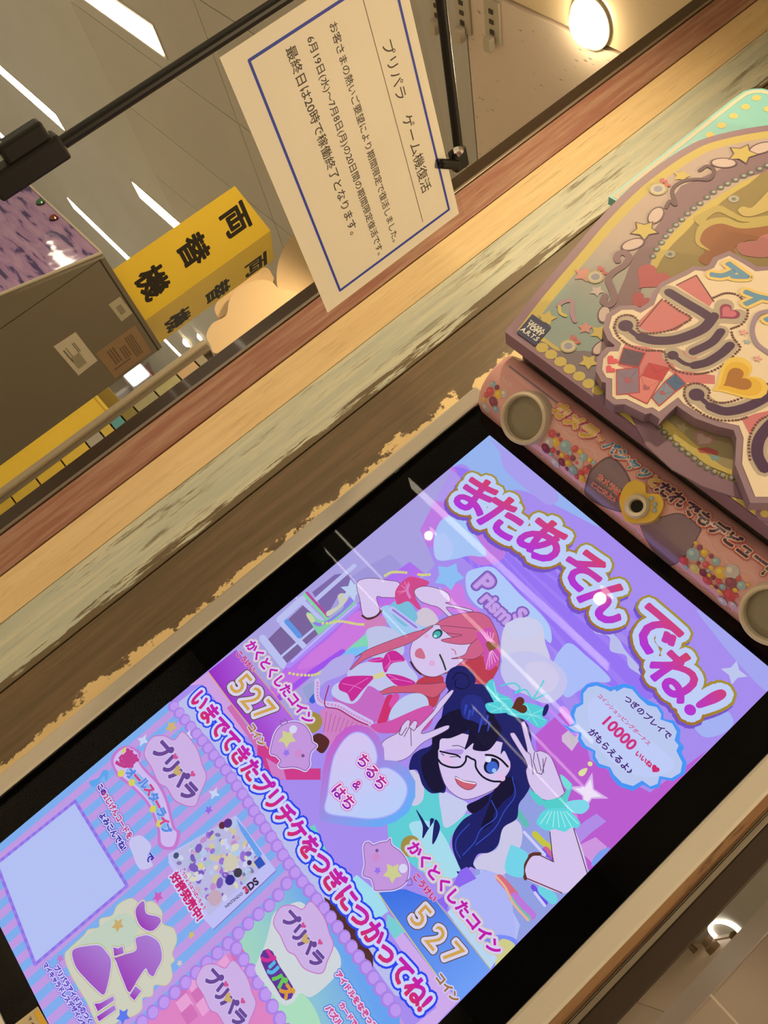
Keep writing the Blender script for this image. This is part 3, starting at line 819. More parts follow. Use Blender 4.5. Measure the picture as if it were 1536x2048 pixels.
zs = [RS.map(c_)[1] for c_ in cuts]
zs = [zs[0] - 0.3] + zs
for k in range(len(zs) - 1):
    z0, z1 = min(zs[k], zs[k + 1]), max(zs[k], zs[k + 1])
    box('card', xt0 + 0.001, xt1 + 0.05, RY + 0.002, RY + 0.017, z0 + 0.004, z1 - 0.004, pmat('card_print', PR(*cc[min(k, len(cc) - 1)]), 0.35, noise=0.05), rack, 0.002)
CREAM = pmat('cream_board', PR(216, 172, 112), 0.55, noise=0.02, scale=3)
CREAM2 = pmat('cream_board_edge', PR(196, 152, 96), 0.6)
def cloud(pts, dy, name, m):
    sfc = Flat((0, RY + dy, 0), (1, 0, 0))
    return plate(name, sfc, pts, 0.03, m, rack, sm=True)
cloud(Z(360, 460, 5.12, [(270, 1080), (330, 960), (470, 875), (500, 740), (570, 620), (700, 540), (830, 510), (940, 530), (1020, 600), (1200, 640), (1220, 800), (900, 1000), (520, 1200), (360, 1262), (310, 1180)]), 0.0, 'cloud_board', CREAM)
cloud(Z(360, 460, 5.12, [(1020, 610), (990, 480), (1010, 320), (1070, 170), (1150, 60), (1300, -20), (1500, 40), (1560, 300), (1400, 560), (1200, 660)]), 0.04, 'cloud_board', CREAM)
cloud(Z(360, 460, 5.12, [(395, 895), (355, 800), (420, 690), (600, 540), (760, 420), (880, 385), (940, 450), (950, 530), (800, 700), (560, 850), (460, 870)]), 0.08, 'cloud_board', CREAM2)

# yellow cabinet and far signs seen in the gap
GY = 3.2
GS = Flat((0, GY, 0), (1, 0, 0))
ya = GS.map((192, 790)); yb_ = GS.map((222, 817))
yc_ = thing('yellow_cabinet', (ya[0] + 0.1, GY, 0)); tag(yc_, 'bright yellow cabinet between the grey machine and the grey rack post', 'cabinet')
YM = pmat('yellow_enamel', PR(196, 150, 34), 0.35, noise=0.03)
box('cabinet_front', ya[0] - 1.2, yb_[0] + 0.10, GY, GY + 0.5, 0, ya[1], YM, yc_, 0.01)
box('cabinet_top_edge', ya[0] - 1.2, yb_[0] + 0.10, GY - 0.012, GY + 0.02, ya[1] - 0.018, ya[1] + 0.004, pmat('yellow_edge', PR(220, 172, 50), 0.3), yc_, 0.004)
GS2 = Flat((0, GY + 0.6, 0), (1, 0, 0))
q0 = GS2.map((200, 790)); q1 = GS2.map((246, 758)); q2 = GS2.map((270, 775))
box('shelf_box', q0[0] - 0.1, q2[0] + 0.2, GY + 0.6, GY + 0.9, 0, q1[1] - 0.12, pmat('ochre_board', PR(112, 84, 18), 0.5), yc_, 0.006)
box('shelf_sign', q0[0] + 0.02, q2[0] + 0.25, GY + 0.92, GY + 1.0, 0, q1[1], pmat('ochre_sign', PR(160, 124, 34), 0.5), yc_, 0.006)
FY = 6.5
FSf = Flat((0, FY, 0), (1, 0, 0))
q = FSf.map((271, 747))
lb = tag(thing('light_box', (q[0], FY, q[1])), 'small square white light box far away beside the yellow cabinet', 'light box')
V, F = boxm(q[0] - 0.13, q[0] + 0.13, FY, FY + 0.06, q[1] - 0.12, q[1] + 0.12, 0.03); mesh_obj('lit_face', V, F, emat('lit_box', (1, 0.95, 0.9), 4), lb)
box('casing', q[0] - 0.145, q[0] + 0.145, FY + 0.03, FY + 0.3, q[1] - 0.135, q[1] + 0.135, pmat('casing_grey', (0.4, 0.38, 0.4), 0.5), lb, 0.01)
box('post', q[0] - 0.03, q[0] + 0.03, FY + 0.1, FY + 0.16, 0, q[1] - 0.13, pmat('post_grey', (0.4, 0.38, 0.4), 0.5), lb)
q = FSf.map((292, 742)); FS3 = Flat((0, FY + 0.5, 0), (1, 0, 0))
bn = tag(thing('banner', (q[0], FY + 0.5, q[1])), 'dark red and grey banner far away below the ceiling lights', 'banner')
P = [FS3.map(p_) for p_ in ((272, 752), (296, 722), (310, 752), (292, 762))]
plate('cloth', FS3, None, 0.01, pmat('banner_cloth', PR(92, 66, 58), 0.7, noise=0.25, scale=9), bn, ab=P)
P = [FS3.map(p_) for p_ in ((298, 748), (304, 742), (310, 752), (303, 754))]
plate('red_patch', FS3, None, 0.004, pmat('banner_red', PR(112, 40, 32), 0.7), bn, ab=P, front=0.004)
box('pole', q[0] - 0.02, q[0] + 0.02, FY + 0.52, FY + 0.56, 0, P[0][1] + 0.1, pmat('banner_pole', (0.3, 0.28, 0.26), 0.5), bn)

# ------------------------------------------------------------------ arcade machine
MC = thing('arcade_machine', (0.2, 0.1, 0.0)); tag(MC, 'white and pink arcade game machine with lit portrait screen and ornate header sign', 'arcade machine')
BB = ZTOP - 0.7445                                   # bottom of the black screen border
box('cabinet', -0.058, 0.456, 0.024, 0.205, 0.0, ZTOP + 0.10, WHITEP, MC, 0.006)
box('frame_rail', -0.0605, -0.0395, -0.0072, 0.026, BB - 0.02, ZTOP + 0.035, WHITEP, MC, 0.003)
box('frame_rail', 0.4362, 0.4585, -0.0072, 0.026, BB - 0.02, ZTOP + 0.035, WHITEP, MC, 0.003)
box('bottom_rail', -0.0395, 0.4362, -0.0072, 0.026, BB - 0.055, BB, WHITEP, MC, 0.003)
box('control_deck', -0.058, 0.456, -0.22, 0.024, BB - 0.14, BB - 0.058, WHITEP, MC, 0.01)
box('base', -0.05, 0.448, -0.16, 0.024, 0.0, BB - 0.142, WHITEP, MC, 0.008)
BORDER = pmat('black_border', (0.003, 0.003, 0.003), 0.8)
BORDER.node_tree.nodes['Principled BSDF'].inputs['Specular IOR Level'].default_value = 0.0
box('screen_back', -0.0395, 0.4362, 0.0006, 0.022, BB, ZTOP + 0.030, BORDER, MC)
for x0_, x1_, z0_, z1_ in ((-0.0395, 0.0, BB, ZTOP + 0.03), (0.4, 0.4362, BB, ZTOP + 0.03), (0.0, 0.4, ZTOP, ZTOP + 0.03), (0.0, 0.4, BB, ZTOP - 0.7137)):
    box('screen_border', x0_, x1_, -0.0036, 0.0005, z0_, z1_, BORDER, MC)
box('top_cover', -0.040, 0.438, -0.03, 0.024, ZTOP + 0.031, ZTOP + 0.09, WHITEP, MC, 0.004)
GL = glass_mat('screen_glass', (1, 1, 1), 1.21)
box('screen_glass', -0.0394, 0.4361, -0.0060, -0.0044, BB + 0.0004, ZTOP + 0.014, GL, MC)

# ---- camera bar
cp = smooth_open([(0.004, 0.017), (-0.012, 0.0125), (-0.030, 0.0125), (-0.047, 0.019), (-0.060, 0.033), (-0.0655, 0.050), (-0.062, 0.066), (-0.050, 0.076)], 4)
CP = np.stack([cp[:, 0], cp[:, 1] + ZTOP], 1)
BAR = Curved(CP)
full = np.vstack([CP, [(-0.004, ZTOP + 0.078)]])
cen = full.mean(0); V = []; F = []
XS = [(-0.0305, 0.90), (-0.0295, 0.97), (-0.026, 1.0), (0.426, 1.0), (0.4295, 0.97), (0.4305, 0.90)]
n = len(full)
for xx, sc in XS:
    for p in full: V.append((xx, *(cen + (p - cen) * sc)))
for k in range(len(XS) - 1):
    for i in range(n): F.append((k * n + i, k * n + (i + 1) % n, (k + 1) * n + (i + 1) % n, (k + 1) * n + i))
F.append(tuple(range(n))); F.append(tuple(range((len(XS) - 1) * n, len(XS) * n))[::-1])
PINK = pmat('pink_gloss_plastic', PR(196, 134, 116), 0.22, noise=0.03, scale=20, coat=0.6)
bar = mesh_obj('camera_bar', V, F, PINK, MC)
import bmesh as _bm
_b = _bm.new(); _b.from_mesh(bar.data); _bm.ops.recalc_face_normals(_b, faces=_b.faces); _b.to_mesh(bar.data); _b.free()
bar.data.polygons.foreach_set('use_smooth', [len(p.vertices) == 4 for p in bar.data.polygons])

A = Art(BAR, 0.00025)
c1 = lambda pts: Z(940, 700, 4.8, pts)
c2 = lambda pts: Z(1240, 960, 5.19, pts)
c0 = lambda pts: Z(930, 700, 2.535, pts)
A.stroke(c1([(380, 160), (850, 515)]), 3.5, PR(116, 100, 94))
WSW = PR(208, 160, 140)
for sw in ([(280, 270), (300, 250), (330, 290), (370, 340), (400, 340), (380, 310)], [(790, 690), (830, 690), (860, 740), (920, 770), (960, 830), (1060, 850), (1090, 920), (1180, 960), (1220, 1040)],
           [(640, 960), (660, 1010), (740, 1040), (800, 1130), (900, 1190), (960, 1240), (1050, 1330), (1070, 1290)]):
    A.stroke(c1(sw), 2.2, WSW, sm=True)
for sw in ([(0, 390), (60, 470), (150, 510), (190, 600), (240, 590), (220, 550)], [(600, 900), (620, 960), (760, 1020), (820, 1110), (930, 1160), (1000, 1250), (1150, 1360), (1170, 1330)],
           [(820, 590), (920, 610), (960, 700), (1010, 770), (1060, 760), (1120, 860), (1200, 900)], [(1250, 940), (1330, 950), (1400, 1010), (1410, 1060)]):
    A.stroke(c2(sw), 2.2, WSW, sm=True)
BOW = PR(116, 88, 90); BOWE = PR(86, 60, 62)
for w_ in ([(615, 735), (622, 660), (650, 600), (730, 545), (790, 585), (830, 650), (850, 720), (800, 760), (815, 820), (700, 790)], [(890, 880), (960, 860), (1090, 830), (1185, 895), (1188, 930), (1120, 1040), (1030, 1092), (950, 1010)]):
    A.poly(c0(w_), BOW, True); A.stroke(c0(w_), 2.0, BOWE, True, True)
GB, GR, GY_, GM, GG = PR(128, 142, 140), PR(176, 66, 66), PR(214, 160, 56), PR(118, 48, 62), PR(170, 150, 136)
gems = [(c1, [(220, 330, 30, GB), (195, 400, 42, GR), (275, 425, 42, GY_), (330, 420, 38, GG), (225, 500, 46, GM), (160, 430, 26, GR), (135, 475, 22, GY_), (150, 550, 40, GG), (250, 570, 30, GB), (260, 360, 24, GM),
              (790, 805, 40, GR), (848, 815, 20, GM), (825, 885, 42, GY_), (760, 890, 50, GG), (918, 925, 58, GB), (730, 945, 44, GM), (870, 860, 20, GR), (1010, 950, 34, GR), (1060, 980, 28, GY_), (800, 960, 24, GR), (850, 985, 22, GM), (885, 1010, 26, GY_), (780, 1000, 20, GB), (935, 1030, 24, GR),
              (965, 990, 22, GB), (990, 1040, 28, GM), (1090, 1030, 40, GB), (885, 1075, 36, GM), (945, 1090, 32, GY_), (1045, 1090, 44, GG), (1030, 1080, 18, GR), (1150, 1055, 24, GY_), (1190, 1080, 20, GB), (990, 1155, 46, GB), (935, 1140, 18, GM), (1120, 1150, 40, GR), (1070, 1180, 28, GR), (1075, 1235, 36, GY_), (1030, 1215, 24, GR), (820, 1080, 40, GG), (1150, 1120, 24, GM)]),
        (c2, [(790, 655, 22, GY_), (830, 700, 30, GM), (760, 770, 68, GB), (880, 755, 40, GY_), (950, 790, 26, GM), (665, 835, 46, GR), (850, 820, 26, GB), (1000, 845, 42, GB), (820, 860, 20, GM), (895, 880, 36, GR), (780, 920, 52, PR(190, 164, 96)), (690, 900, 24, GB), (950, 910, 28, GY_), (870, 960, 40, GM), (920, 940, 20, GB),
              (1050, 960, 66, GY_), (1160, 950, 80, GG), (930, 985, 20, GY_), (975, 1010, 24, GM), (910, 1040, 44, GR), (1030, 1050, 30, GR), (1155, 1065, 58, GM), (1265, 1095, 46, GB), (1235, 1020, 26, GR), (1330, 1085, 22, GY_), (1070, 1105, 32, GB), (965, 1100, 20, GY_), (1005, 1105, 20, GM), (1200, 1140, 26, GY_), (1040, 1155, 28, GY_), (1140, 1190, 64, GR), (1180, 1285, 30, GG), (1070, 1250, 44, GG), (1215, 1195, 20, GR)])]
for cv, lst in gems:
    for x_, y_, r_, g_ in lst:
        p_ = cv([(x_, y_)])[0]; k = 4.8 if cv is c1 else 5.19
        A.disc(p_, r_ / k, g_, 12); A.disc((p_[0] - r_ / k * 0.25, p_[1] - r_ / k * 0.25), r_ / k * 0.4, tuple(np.minimum(np.array(g_) * 1.45, 0.9)), 8)
RD = PR(190, 60, 48); CR = PR(226, 186, 148)
def barword(t, a, b, fill):
    A.text(t, a, b, [(0.17, RD), (0.13, CR), (0.045, fill)], sy=1.0, sh=0.12)
barword('カメラ', (1123, 822), (1177, 864), PR(222, 164, 46))
A.ch('で', (1199, 879), 38, 15, [(0.2, RD), (0.15, CR), (0.06, PR(214, 130, 60))])
barword('パシャッ', (1223, 895), (1291, 946), PR(66, 112, 130))
A.ch('と', (1310, 964), 38, 26, [(0.17, RD), (0.13, CR), (0.05, PR(222, 174, 76))])
barword('だれでもデビュー', (1331, 980), (1521, 1122), PR(78, 46, 58))
A.ch('!', (1531, 1142), 38, 30, [(0.17, RD), (0.13, CR), (0.05, PR(60, 60, 46))])
A.text('カメラは', (1203, 955), (1236, 982), [(0.10, PR(206, 150, 130)), (0.03, PR(176, 60, 56))])
A.text('ここだよ♪', (1190, 969), (1230, 998), [(0.10, PR(206, 150, 130)), (0.03, PR(176, 60, 56))])
A.heart((1243, 996), 8, PR(176, 36, 40))
A.build('bar_print', print_mat('bar_print_gloss', 0.25, 0.5), bar)
# lamps at both ends, camera heart in the middle
LAMPM = pmat('lamp_rim_plastic', (0.74, 0.66, 0.55), 0.35, noise=0.02); LENSM = pmat('lamp_lens', PR(112, 96, 70), 0.22, noise=0.08, scale=12, coat=0.4)
lx = BAR.map((1054, 836))
i_ = int(np.clip(np.searchsorted(BAR.c, lx[1]) - 1, 0, len(BAR.l) - 1)); d_ = (CP[i_ + 2] - CP[i_ - 1]); nrm = unit((0, -d_[1], d_[0]))
for k, x_ in enumerate((lx[0], 0.4 - lx[0])):
    c3 = BAR.to3(np.array([[x_, lx[1]]]), 0)[0] - nrm * 0.0075
    lm = lathe('flash_lamp', c3, nrm, [(0.0300, 0.0), (0.0300, 0.012), (0.0288, 0.0165), (0.0262, 0.018), (0.0245, 0.0165), (0.0238, 0.010)], LAMPM, MC, 48)
    lathe('lens', c3, nrm, [(0.0237, 0.0095), (0.0237, 0.0105), (0.016, 0.0125), (0.006, 0.0135), (0.0005, 0.0137)], LENSM, lm, 40)
hc = BAR.map((1279, 1016)); c3 = BAR.to3(np.array([hc]), 0.0)[0]; nh = unit((0, -0.88, -0.48))
HF = Flat(c3, (1, 0, 0), unit(np.cross(nh, (1, 0, 0))))
hp = smooth_closed([HF.map(p) for p in c2([(285, 60), (190, 20), (90, 70), (25, 220), (60, 370), (110, 450), (250, 460), (380, 430), (465, 320), (475, 230), (430, 165), (350, 160), (300, 150)])], 4)
P = HF.to3(hp, 0.012); V, F = prism(P, nh * -0.02)
ht = mesh_obj('heart_camera', V, F, pmat('yellow_gloss', PR(214, 164, 50), 0.3, coat=0.4, noise=0.08, scale=40), MC)
q = HF.map(c2([(212, 290)])[0]); cc3 = HF.to3(np.array([q]), 0.012)[0]
lathe('camera_ring', cc3, nh, [(0.0125, -0.001), (0.0125, 0.004), (0.0105, 0.007), (0.0072, 0.006), (0.0062, 0.0015)], LAMPM, ht, 32)
lathe('camera_hole', cc3, nh, [(0.0061, -0.001), (0.0061, 0.0022), (0.001, 0.0024)], BLACK, ht, 24)
for x_, y_ in ((358, 210), (390, 268), (388, 328)):
    q = HF.map(c2([(x_, y_)])[0]); cc3 = HF.to3(np.array([q]), 0.012)[0]
    lathe('gem', cc3, nh, [(0.0028, 0), (0.0028, 0.0008), (0.0014, 0.0022), (0.0003, 0.0023)], pmat('clear_gem', PR(150, 150, 140), 0.1), ht, 6)

# ---- header sign
SY = -0.10
HS = Flat((0, SY, ZTOP), (1, 0, 0))
half = [(-0.034, 0.064), (-0.050, 0.130), (-0.0635, 0.200), (-0.0735, 0.250), (-0.0805, 0.300), (-0.0825, 0.345), (-0.0785, 0.400), (-0.0665, 0.440), (-0.028, 0.494), (0.03, 0.545), (0.10, 0.585), (0.2, 0.602)]
cur = smooth_open(half, 5)
outl = np.vstack([cur, np.stack([0.4 - cur[::-1][1:, 0], cur[::-1][1:, 1]], 1)])
def inset(P, d):
    P = np.asarray(P); e = np.roll(P, -1, 0) - P; nn = np.stack([-e[:, 1], e[:, 0]], 1); nn /= np.linalg.norm(nn, axis=1)[:, None] + 1e-12
    area = 0.5 * np.sum(P[:, 0] * np.roll(P[:, 1], -1) - np.roll(P[:, 0], -1) * P[:, 1])
    if area < 0: nn = -nn
    n0 = np.roll(nn, 1, 0); b = nn + n0; b /= np.linalg.norm(b, axis=1)[:, None] + 1e-12
    k = np.clip(np.sum(b * nn, 1), 0.4, 1)
    return P + b * (d / k)[:, None]
PURP = pmat('purple_board', PR(118, 84, 88), 0.5, noise=0.03)
board = plate('header_board', HS, None, 0.020, PURP, MC, ab=outl)
GREYU = pmat('header_box_grey', PR(104, 88, 74), 0.5)
box('header_box', -0.026, 0.426, -0.0795, 0.03, ZTOP + 0.0785, ZTOP + 0.36, GREYU, MC, 0.004)
A = Art(HS, 0.0002)
c7 = lambda pts: Z(1000, 460, 4.8, pts)
c5 = lambda pts: Z(1200, 250, 4.571, pts)
c6 = lambda pts: Z(1200, 600, 4.571, pts)
c8 = lambda pts: Z(1220, 780, 4.861, pts)
SYEL = PR(172, 144, 68)
A.polyab(inset(outl, 0.0105), SYEL)
A.polyab(inset(outl, 0.0225), ('g', PR(160, 132, 112), PR(118, 126, 112), (1230, 470), (1140, 600)))
A.poly(c7([(330, 1060), (420, 1130), (700, 1340), (1000, 1600), (1200, 1500), (1150, 1150), (980, 1180), (800, 1160), (560, 1160), (430, 1080)]), PR(104, 86, 86), True)
for x_, y_ in ((405, 1130), (490, 1195), (580, 1265), (668, 1335), (760, 1405), (850, 1475), (940, 1540)):
    A.disc(c7([(x_, y_)])[0], 11, SYEL, 16)
ARCH = PR(112, 80, 82); ARCHD = PR(82, 54, 60)
A.poly(c5([(100, 1691), (230, 1400), (300, 1200), (420, 1050), (540, 900), (640, 700), (740, 560), (880, 500), (1050, 430), (1300, 300), (1560, 190), (1560, 420), (1300, 490), (1100, 580), (900, 730), (740, 870), (600, 1010), (480, 1200), (420, 1400), (300, 1720)]), ARCH)
A.poly(c5([(470, 1260), (560, 1110), (760, 890), (1000, 700), (1300, 520), (1580, 400), (1580, 1400), (480, 1400)]), SYEL)
A.poly(c5([(530, 1290), (640, 1120), (800, 960), (900, 850), (1020, 790), (1130, 690), (1330, 560), (1580, 470), (1580, 1400), (520, 1400)]), PR(124, 100, 52), True)
for x_, y_ in [(480, 1205), (515, 1140), (560, 1080), (597, 1022), (640, 968), (690, 918), (745, 868), (797, 815), (853, 765), (912, 720), (975, 665), (1035, 618), (1100, 575), (1162, 540), (1235, 505), (1310, 470), (1375, 440), (1455, 405), (1525, 375)]:
    p_ = c5([(x_, y_)])[0]; A.disc(p_, 6.4, PR(76, 70, 62), 12); A.disc((p_[0] + 1.2, p_[1] - 1), 3.4, PR(140, 138, 118), 10)
# flowing caramel and cream ribbons
A.poly(c5([(900, 1060), (960, 960), (1100, 900), (1300, 915), (1560, 900), (1560, 1050), (1350, 1060), (1230, 1130), (1260, 1260), (1000, 1290), (900, 1230), (960, 1150)]), PR(126, 70, 38), True)
A.poly(c5([(870, 1040), (900, 930), (1000, 865), (1150, 850), (1300, 900), (1560, 850), (1560, 915), (1300, 950), (1100, 905), (960, 960), (915, 1070), (1005, 1150), (900, 1110)]), PR(158, 132, 66), True)
A.poly(c5([(870, 850), (960, 800), (1090, 740), (1200, 790), (1330, 850), (1560, 830), (1560, 870), (1320, 890), (1200, 850), (1080, 800), (990, 850), (930, 920), (880, 900)]), PR(158, 132, 66), True)
A.poly(c5([(1260, 790), (1300, 750), (1380, 760), (1450, 700), (1560, 600), (1560, 760), (1450, 820), (1330, 840)]), PR(168, 140, 76), True)
A.poly(c5([(1260, 1090), (1420, 1060), (1470, 1020), (1560, 1010), (1560, 1200), (1300, 1190)]), PR(156, 88, 82), True)
for x_, y_, r_ in ((640, 1185, 9), (1222, 680, 9)): A.disc(c5([(x_, y_)])[0], r_, PR(150, 138, 112), 14); A.star(c5([(x_, y_)])[0], r_ * 0.7, PR(96, 88, 72), 6, 0.4)
A.heart(c5([(470, 1400)])[0], 32, PR(158, 66, 70)); A.heart(c5([(370, 1610)])[0], 20, PR(150, 58, 62))
OV = PR(178, 148, 128)
for cv, x_, y_, r_, an, f in ((c5, 1130, 350, 10.5, 0.6, 4.571), (c5, 1475, 215, 11, 1.2, 4.571), (c5, 510, 830, 10.5, 1.9, 4.571), (c5, 300, 1095, 10.5, 1.2, 4.571), (c7, 1000, 812, 9.5, 2.2, 4.8), (c7, 970, 1130, 10, 1.6, 4.8)):
    p_ = cv([(x_, y_)])[0]; A.disc(p_, r_ + 2.4, ARCHD, 20, 1.75, an); A.disc(p_, r_, OV, 20, 1.8, an)
for cv, x_, y_, r_, c_, ro in ((c5, 1300, 268, 23, SYEL, 0.3), (c5, 405, 965, 22, SYEL, 0.1), (c5, 745, 470, 15, SYEL, 0.4), (c7, 450, 850, 18, SYEL, 0.5), (c7, 850, 1270, 18, SYEL, 0.1), (c7, 955, 985, 18, SYEL, 0.3), (c7, 805, 430, 19, PR(176, 112, 96), 0.4), (c7, 820, 945, 14, PR(176, 112, 96), 0.7), (c7, 930, 590, 13, PR(170, 146, 130), 0.2)):
    if c_ == SYEL and r_ > 18: A.star(cv([(x_, y_)])[0], r_ + 4, ARCHD, 5, 0.55, ro)
    A.star(cv([(x_, y_)])[0], r_, c_, 5, 0.55, ro)
for cv, x_, y_ in ((c7, 915, 455), (c7, 655, 1118), (c5, 530, 590)):
    p_ = cv([(x_, y_)])[0]; A.disc(p_, 15.5, PR(150, 132, 84), 20); A.disc(p_, 12.5, PR(172, 152, 122), 20); A.disc(p_, 7.5, PR(130, 120, 122), 16)
    A.heart((p_[0] + 10, p_[1] - 16), 7, PR(166, 78, 74)); A.heart((p_[0] + 18, p_[1] - 8), 6, PR(166, 78, 74))
for pts in ([(560, 730), (570, 790), (640, 820), (700, 860), (620, 900)],): pass
A.stroke(c7([(1130, 300), (1120, 255), (1170, 220), (1235, 255), (1200, 335), (1090, 410), (1040, 480), (1080, 590), (1092, 670), (1050, 725), (990, 690), (1010, 640)]), 12, ARCH, sm=True)
A.stroke(c5([(600, 760), (640, 700), (690, 730), (660, 600), (750, 520), (880, 500), (1000, 500), (1040, 420), (980, 380), (910, 420)]), 7, ARCHD, sm=True)
A.stroke(c7([(560, 730), (620, 690), (690, 690), (690, 800), (720, 880)]), 8, PR(146, 108, 112), sm=True)
A.stroke(c7([(570, 740), (580, 800), (630, 830)]), 6, PR(178, 150, 70), sm=True)
# maker's plate
A.poly(c7([(310, 812), (492, 940), (336, 1118), (160, 990)]), PR(30, 34, 66))
LT = PR(206, 190, 158)
A.text('TAKARA', c7([(292, 885)])[0], c7([(416, 968)])[0], [(0.03, LT)], sy=1.05)
A.text('TOMY', c7([(278, 922)])[0], c7([(392, 1000)])[0], [(0.05, LT)], sy=1.0)
A.text('A.R.T.S', c7([(228, 962)])[0], c7([(356, 1050)])[0], [(0.03, LT)], sy=1.0)
# lower ornament under the logo
A.poly(c8([(140, 170), (330, 190), (500, 440), (800, 670), (1100, 860), (1400, 970), (1600, 1000), (1600, 1140), (1300, 1080), (900, 945), (600, 780), (350, 550), (235, 340)]), PR(118, 84, 88), False)
A.stroke(c8([(140, 170), (235, 340), (350, 550), (600, 780), (900, 945), (1300, 1080), (1560, 1120)]), 2.2, ARCHD)
A.poly(c8([(400, 240), (600, 180), (900, 260), (1300, 400), (1560, 700), (1560, 960), (1300, 880), (950, 740), (700, 560), (520, 400)]), SYEL, False)
A.poly(c8([(540, 270), (640, 200), (900, 330), (1230, 400), (1260, 660), (1470, 860), (1330, 810), (1100, 750), (860, 560), (700, 420)]), PR(132, 112, 72), True)
A.poly(c8([(845, 575), (950, 560), (1050, 600), (1050, 640), (870, 615)]), PR(150, 62, 54)); A.poly(c8([(960, 640), (1060, 645), (1060, 690), (990, 690)]), PR(104, 120, 108))
A.star(c8([(700, 375)])[0], 13, PR(150, 130, 84), 5, 0.5, 0.4); A.heart(c8([(905, 480)])[0], 20, PR(150, 104, 92), 0.1); A.heart(c8([(905, 485)])[0], 14, PR(160, 128, 110), 0.1)
for x_, y_ in [(385, 265), (430, 310), (475, 365), (525, 420), (580, 475), (640, 535), (695, 585), (755, 630), (815, 675), (875, 725), (940, 765), (1010, 800), (1090, 835), (1175, 860), (1255, 890), (1335, 915), (1420, 940), (1500, 955)]:
    p_ = c8([(x_, y_)])[0]; A.disc(p_, 7, PR(84, 72, 60), 12); A.disc((p_[0] + 1.4, p_[1] - 1), 4, PR(140, 128, 98), 10)
A.poly(c8([(55, 208), (150, 172), (248, 360)]), SYEL); A.poly(c8([(1168, 1045), (1425, 1112), (1412, 1228)]), SYEL)
A.disc(c8([(1500, 1210)])[0], 17, PR(118, 84, 88), 20); A.disc(c8([(1500, 1210)])[0], 8, SYEL, 16)
A.build('header_print', GLOSSPRINT, board)

# ---- raised logo plate
LY = SY - 0.016
LS = Flat((0, LY, ZTOP), (1, 0, 0))
sil = c6([(370, 120), (300, 90), (200, 92), (110, 150), (82, 250), (120, 340), (195, 400), (170, 470), (90, 472), (30, 540), (20, 640), (60, 710), (112, 720), (112, 880), (150, 908), (240, 905), (420, 992), (480, 982), (540, 1022), (715, 890), (760, 945), (900, 1040), (1100, 1112), (1272, 1150), (1312, 1260), (1300, 1500), (1420, 1800), (1800, 1800), (1900, -500)]) + \
      [(1560, 540), (1536, 541), (1511, 543), (1484, 526), (1458, 512), (1436, 521), (1428, 536), (1410, 543), (1390, 541), (1375, 550), (1331, 571), (1316, 588), (1308, 610)]
lab = np.array([LS.map(p) for p in sil])
rim = inset(lab, -0.0062)
lp = plate('logo_plate', LS, None, 0.014, pmat('logo_purple', PR(122, 92, 94), 0.5), MC, ab=rim, front=0.0)
A = Art(LS, 0.0002)
A.polyab(lab, PR(206, 176, 138))
LPK, LPU, LGR, LBR = PR(172, 92, 88), PR(58, 30, 56), PR(152, 130, 106), PR(88, 50, 46)
A.poly(c6([(560, -10), (850, 165), (700, 280), (420, 320), (330, 280), (350, 200)]), LPK)
A.poly(c5([(700, 1470), (880, 1375), (1035, 1610), (1000, 1660), (900, 1600)]), LPK); A.stroke(c5([(700, 1465), (880, 1375), (1040, 1615)]), 2.6, LBR)
A.stroke(c6([(570, -10), (340, 270)]), 2.4, LBR)
A.poly(c6([(225, 405), (420, 430), (600, 480), (700, 640), (1050, 690), (1050, 770), (790, 760), (620, 640), (400, 700), (160, 600)]), LPK)
A.poly(c6([(700, 440), (850, 500), (900, 540), (800, 560), (730, 520)]), LPK)
A.poly(c6([(1295, 1090), (1420, 1040), (1560, 1010), (1480, 1160), (1370, 1240)]), LPK)
fu = [(630, -70), (800, 35), (930, 110), (1010, 165)]; fc = [(1040, 150), (960, 250), (850, 310), (680, 365), (500, 372), (370, 340), (290, 290), (235, 235)]
ri1 = [(1105, 290), (1020, 390), (850, 475)]; ri2 = [(1190, 415), (1110, 490), (980, 570), (860, 600), (770, 580), (665, 505)]
pa = [(1620, 800), (1500, 900), (1330, 985), (1150, 1020), (1010, 975), (880, 865)]
ra_ = [(1620, 1080), (1520, 1180), (1450, 1290), (1440, 1420), (1500, 1540)]
for pth, w_ in ((fu, 34), (fc, 34), (ri1, 30), (ri2, 30), (pa, 34), (ra_, 36)): A.stroke(c6(pth), w_, LGR, sm=len(pth) > 4)
for (x_, y_), r_ in (((235, 235), 22), ((665, 505), 19), ((880, 865), 23)): A.disc(c6([(x_, y_)])[0], r_, LGR, 22)
A.heart(c6([(1170, 125)])[0], 34, LGR, -0.1)
def beads(path, r, step, col):
    P = smooth_open(c6(path), 14); acc = 1e9; A.hold = True
    for i in range(len(P)):
        if i: acc += math.hypot(*(P[i] - P[i - 1]))
        if acc >= step: A.disc(tuple(P[i]), r, col, 8); acc = 0
    A.hold = False; A.up()
beads([(130, 250), (160, 170), (230, 140), (300, 150), (345, 195), (340, 260), (380, 300), (500, 305), (650, 275), (760, 220), (830, 165), (720, 95), (600, 10)], 2.8, 5.2, LBR)
beads([(130, 260), (170, 340), (260, 410), (400, 460), (560, 468), (600, 500), (610, 560), (680, 640), (830, 678), (1000, 660), (1130, 590), (1250, 480), (1280, 430), (1220, 350), (1200, 290)], 2.8, 5.2, LBR)
beads([(1040, -20), (1150, -60), (1260, -40), (1330, 40), (1350, 130), (1300, 220), (1200, 265)], 2.8, 5.2, LBR)
beads([(770, 870), (780, 800), (850, 765), (930, 775), (1000, 830), (990, 900), (1080, 940), (1200, 930), (1350, 870), (1536, 760)], 2.8, 5.2, LBR)
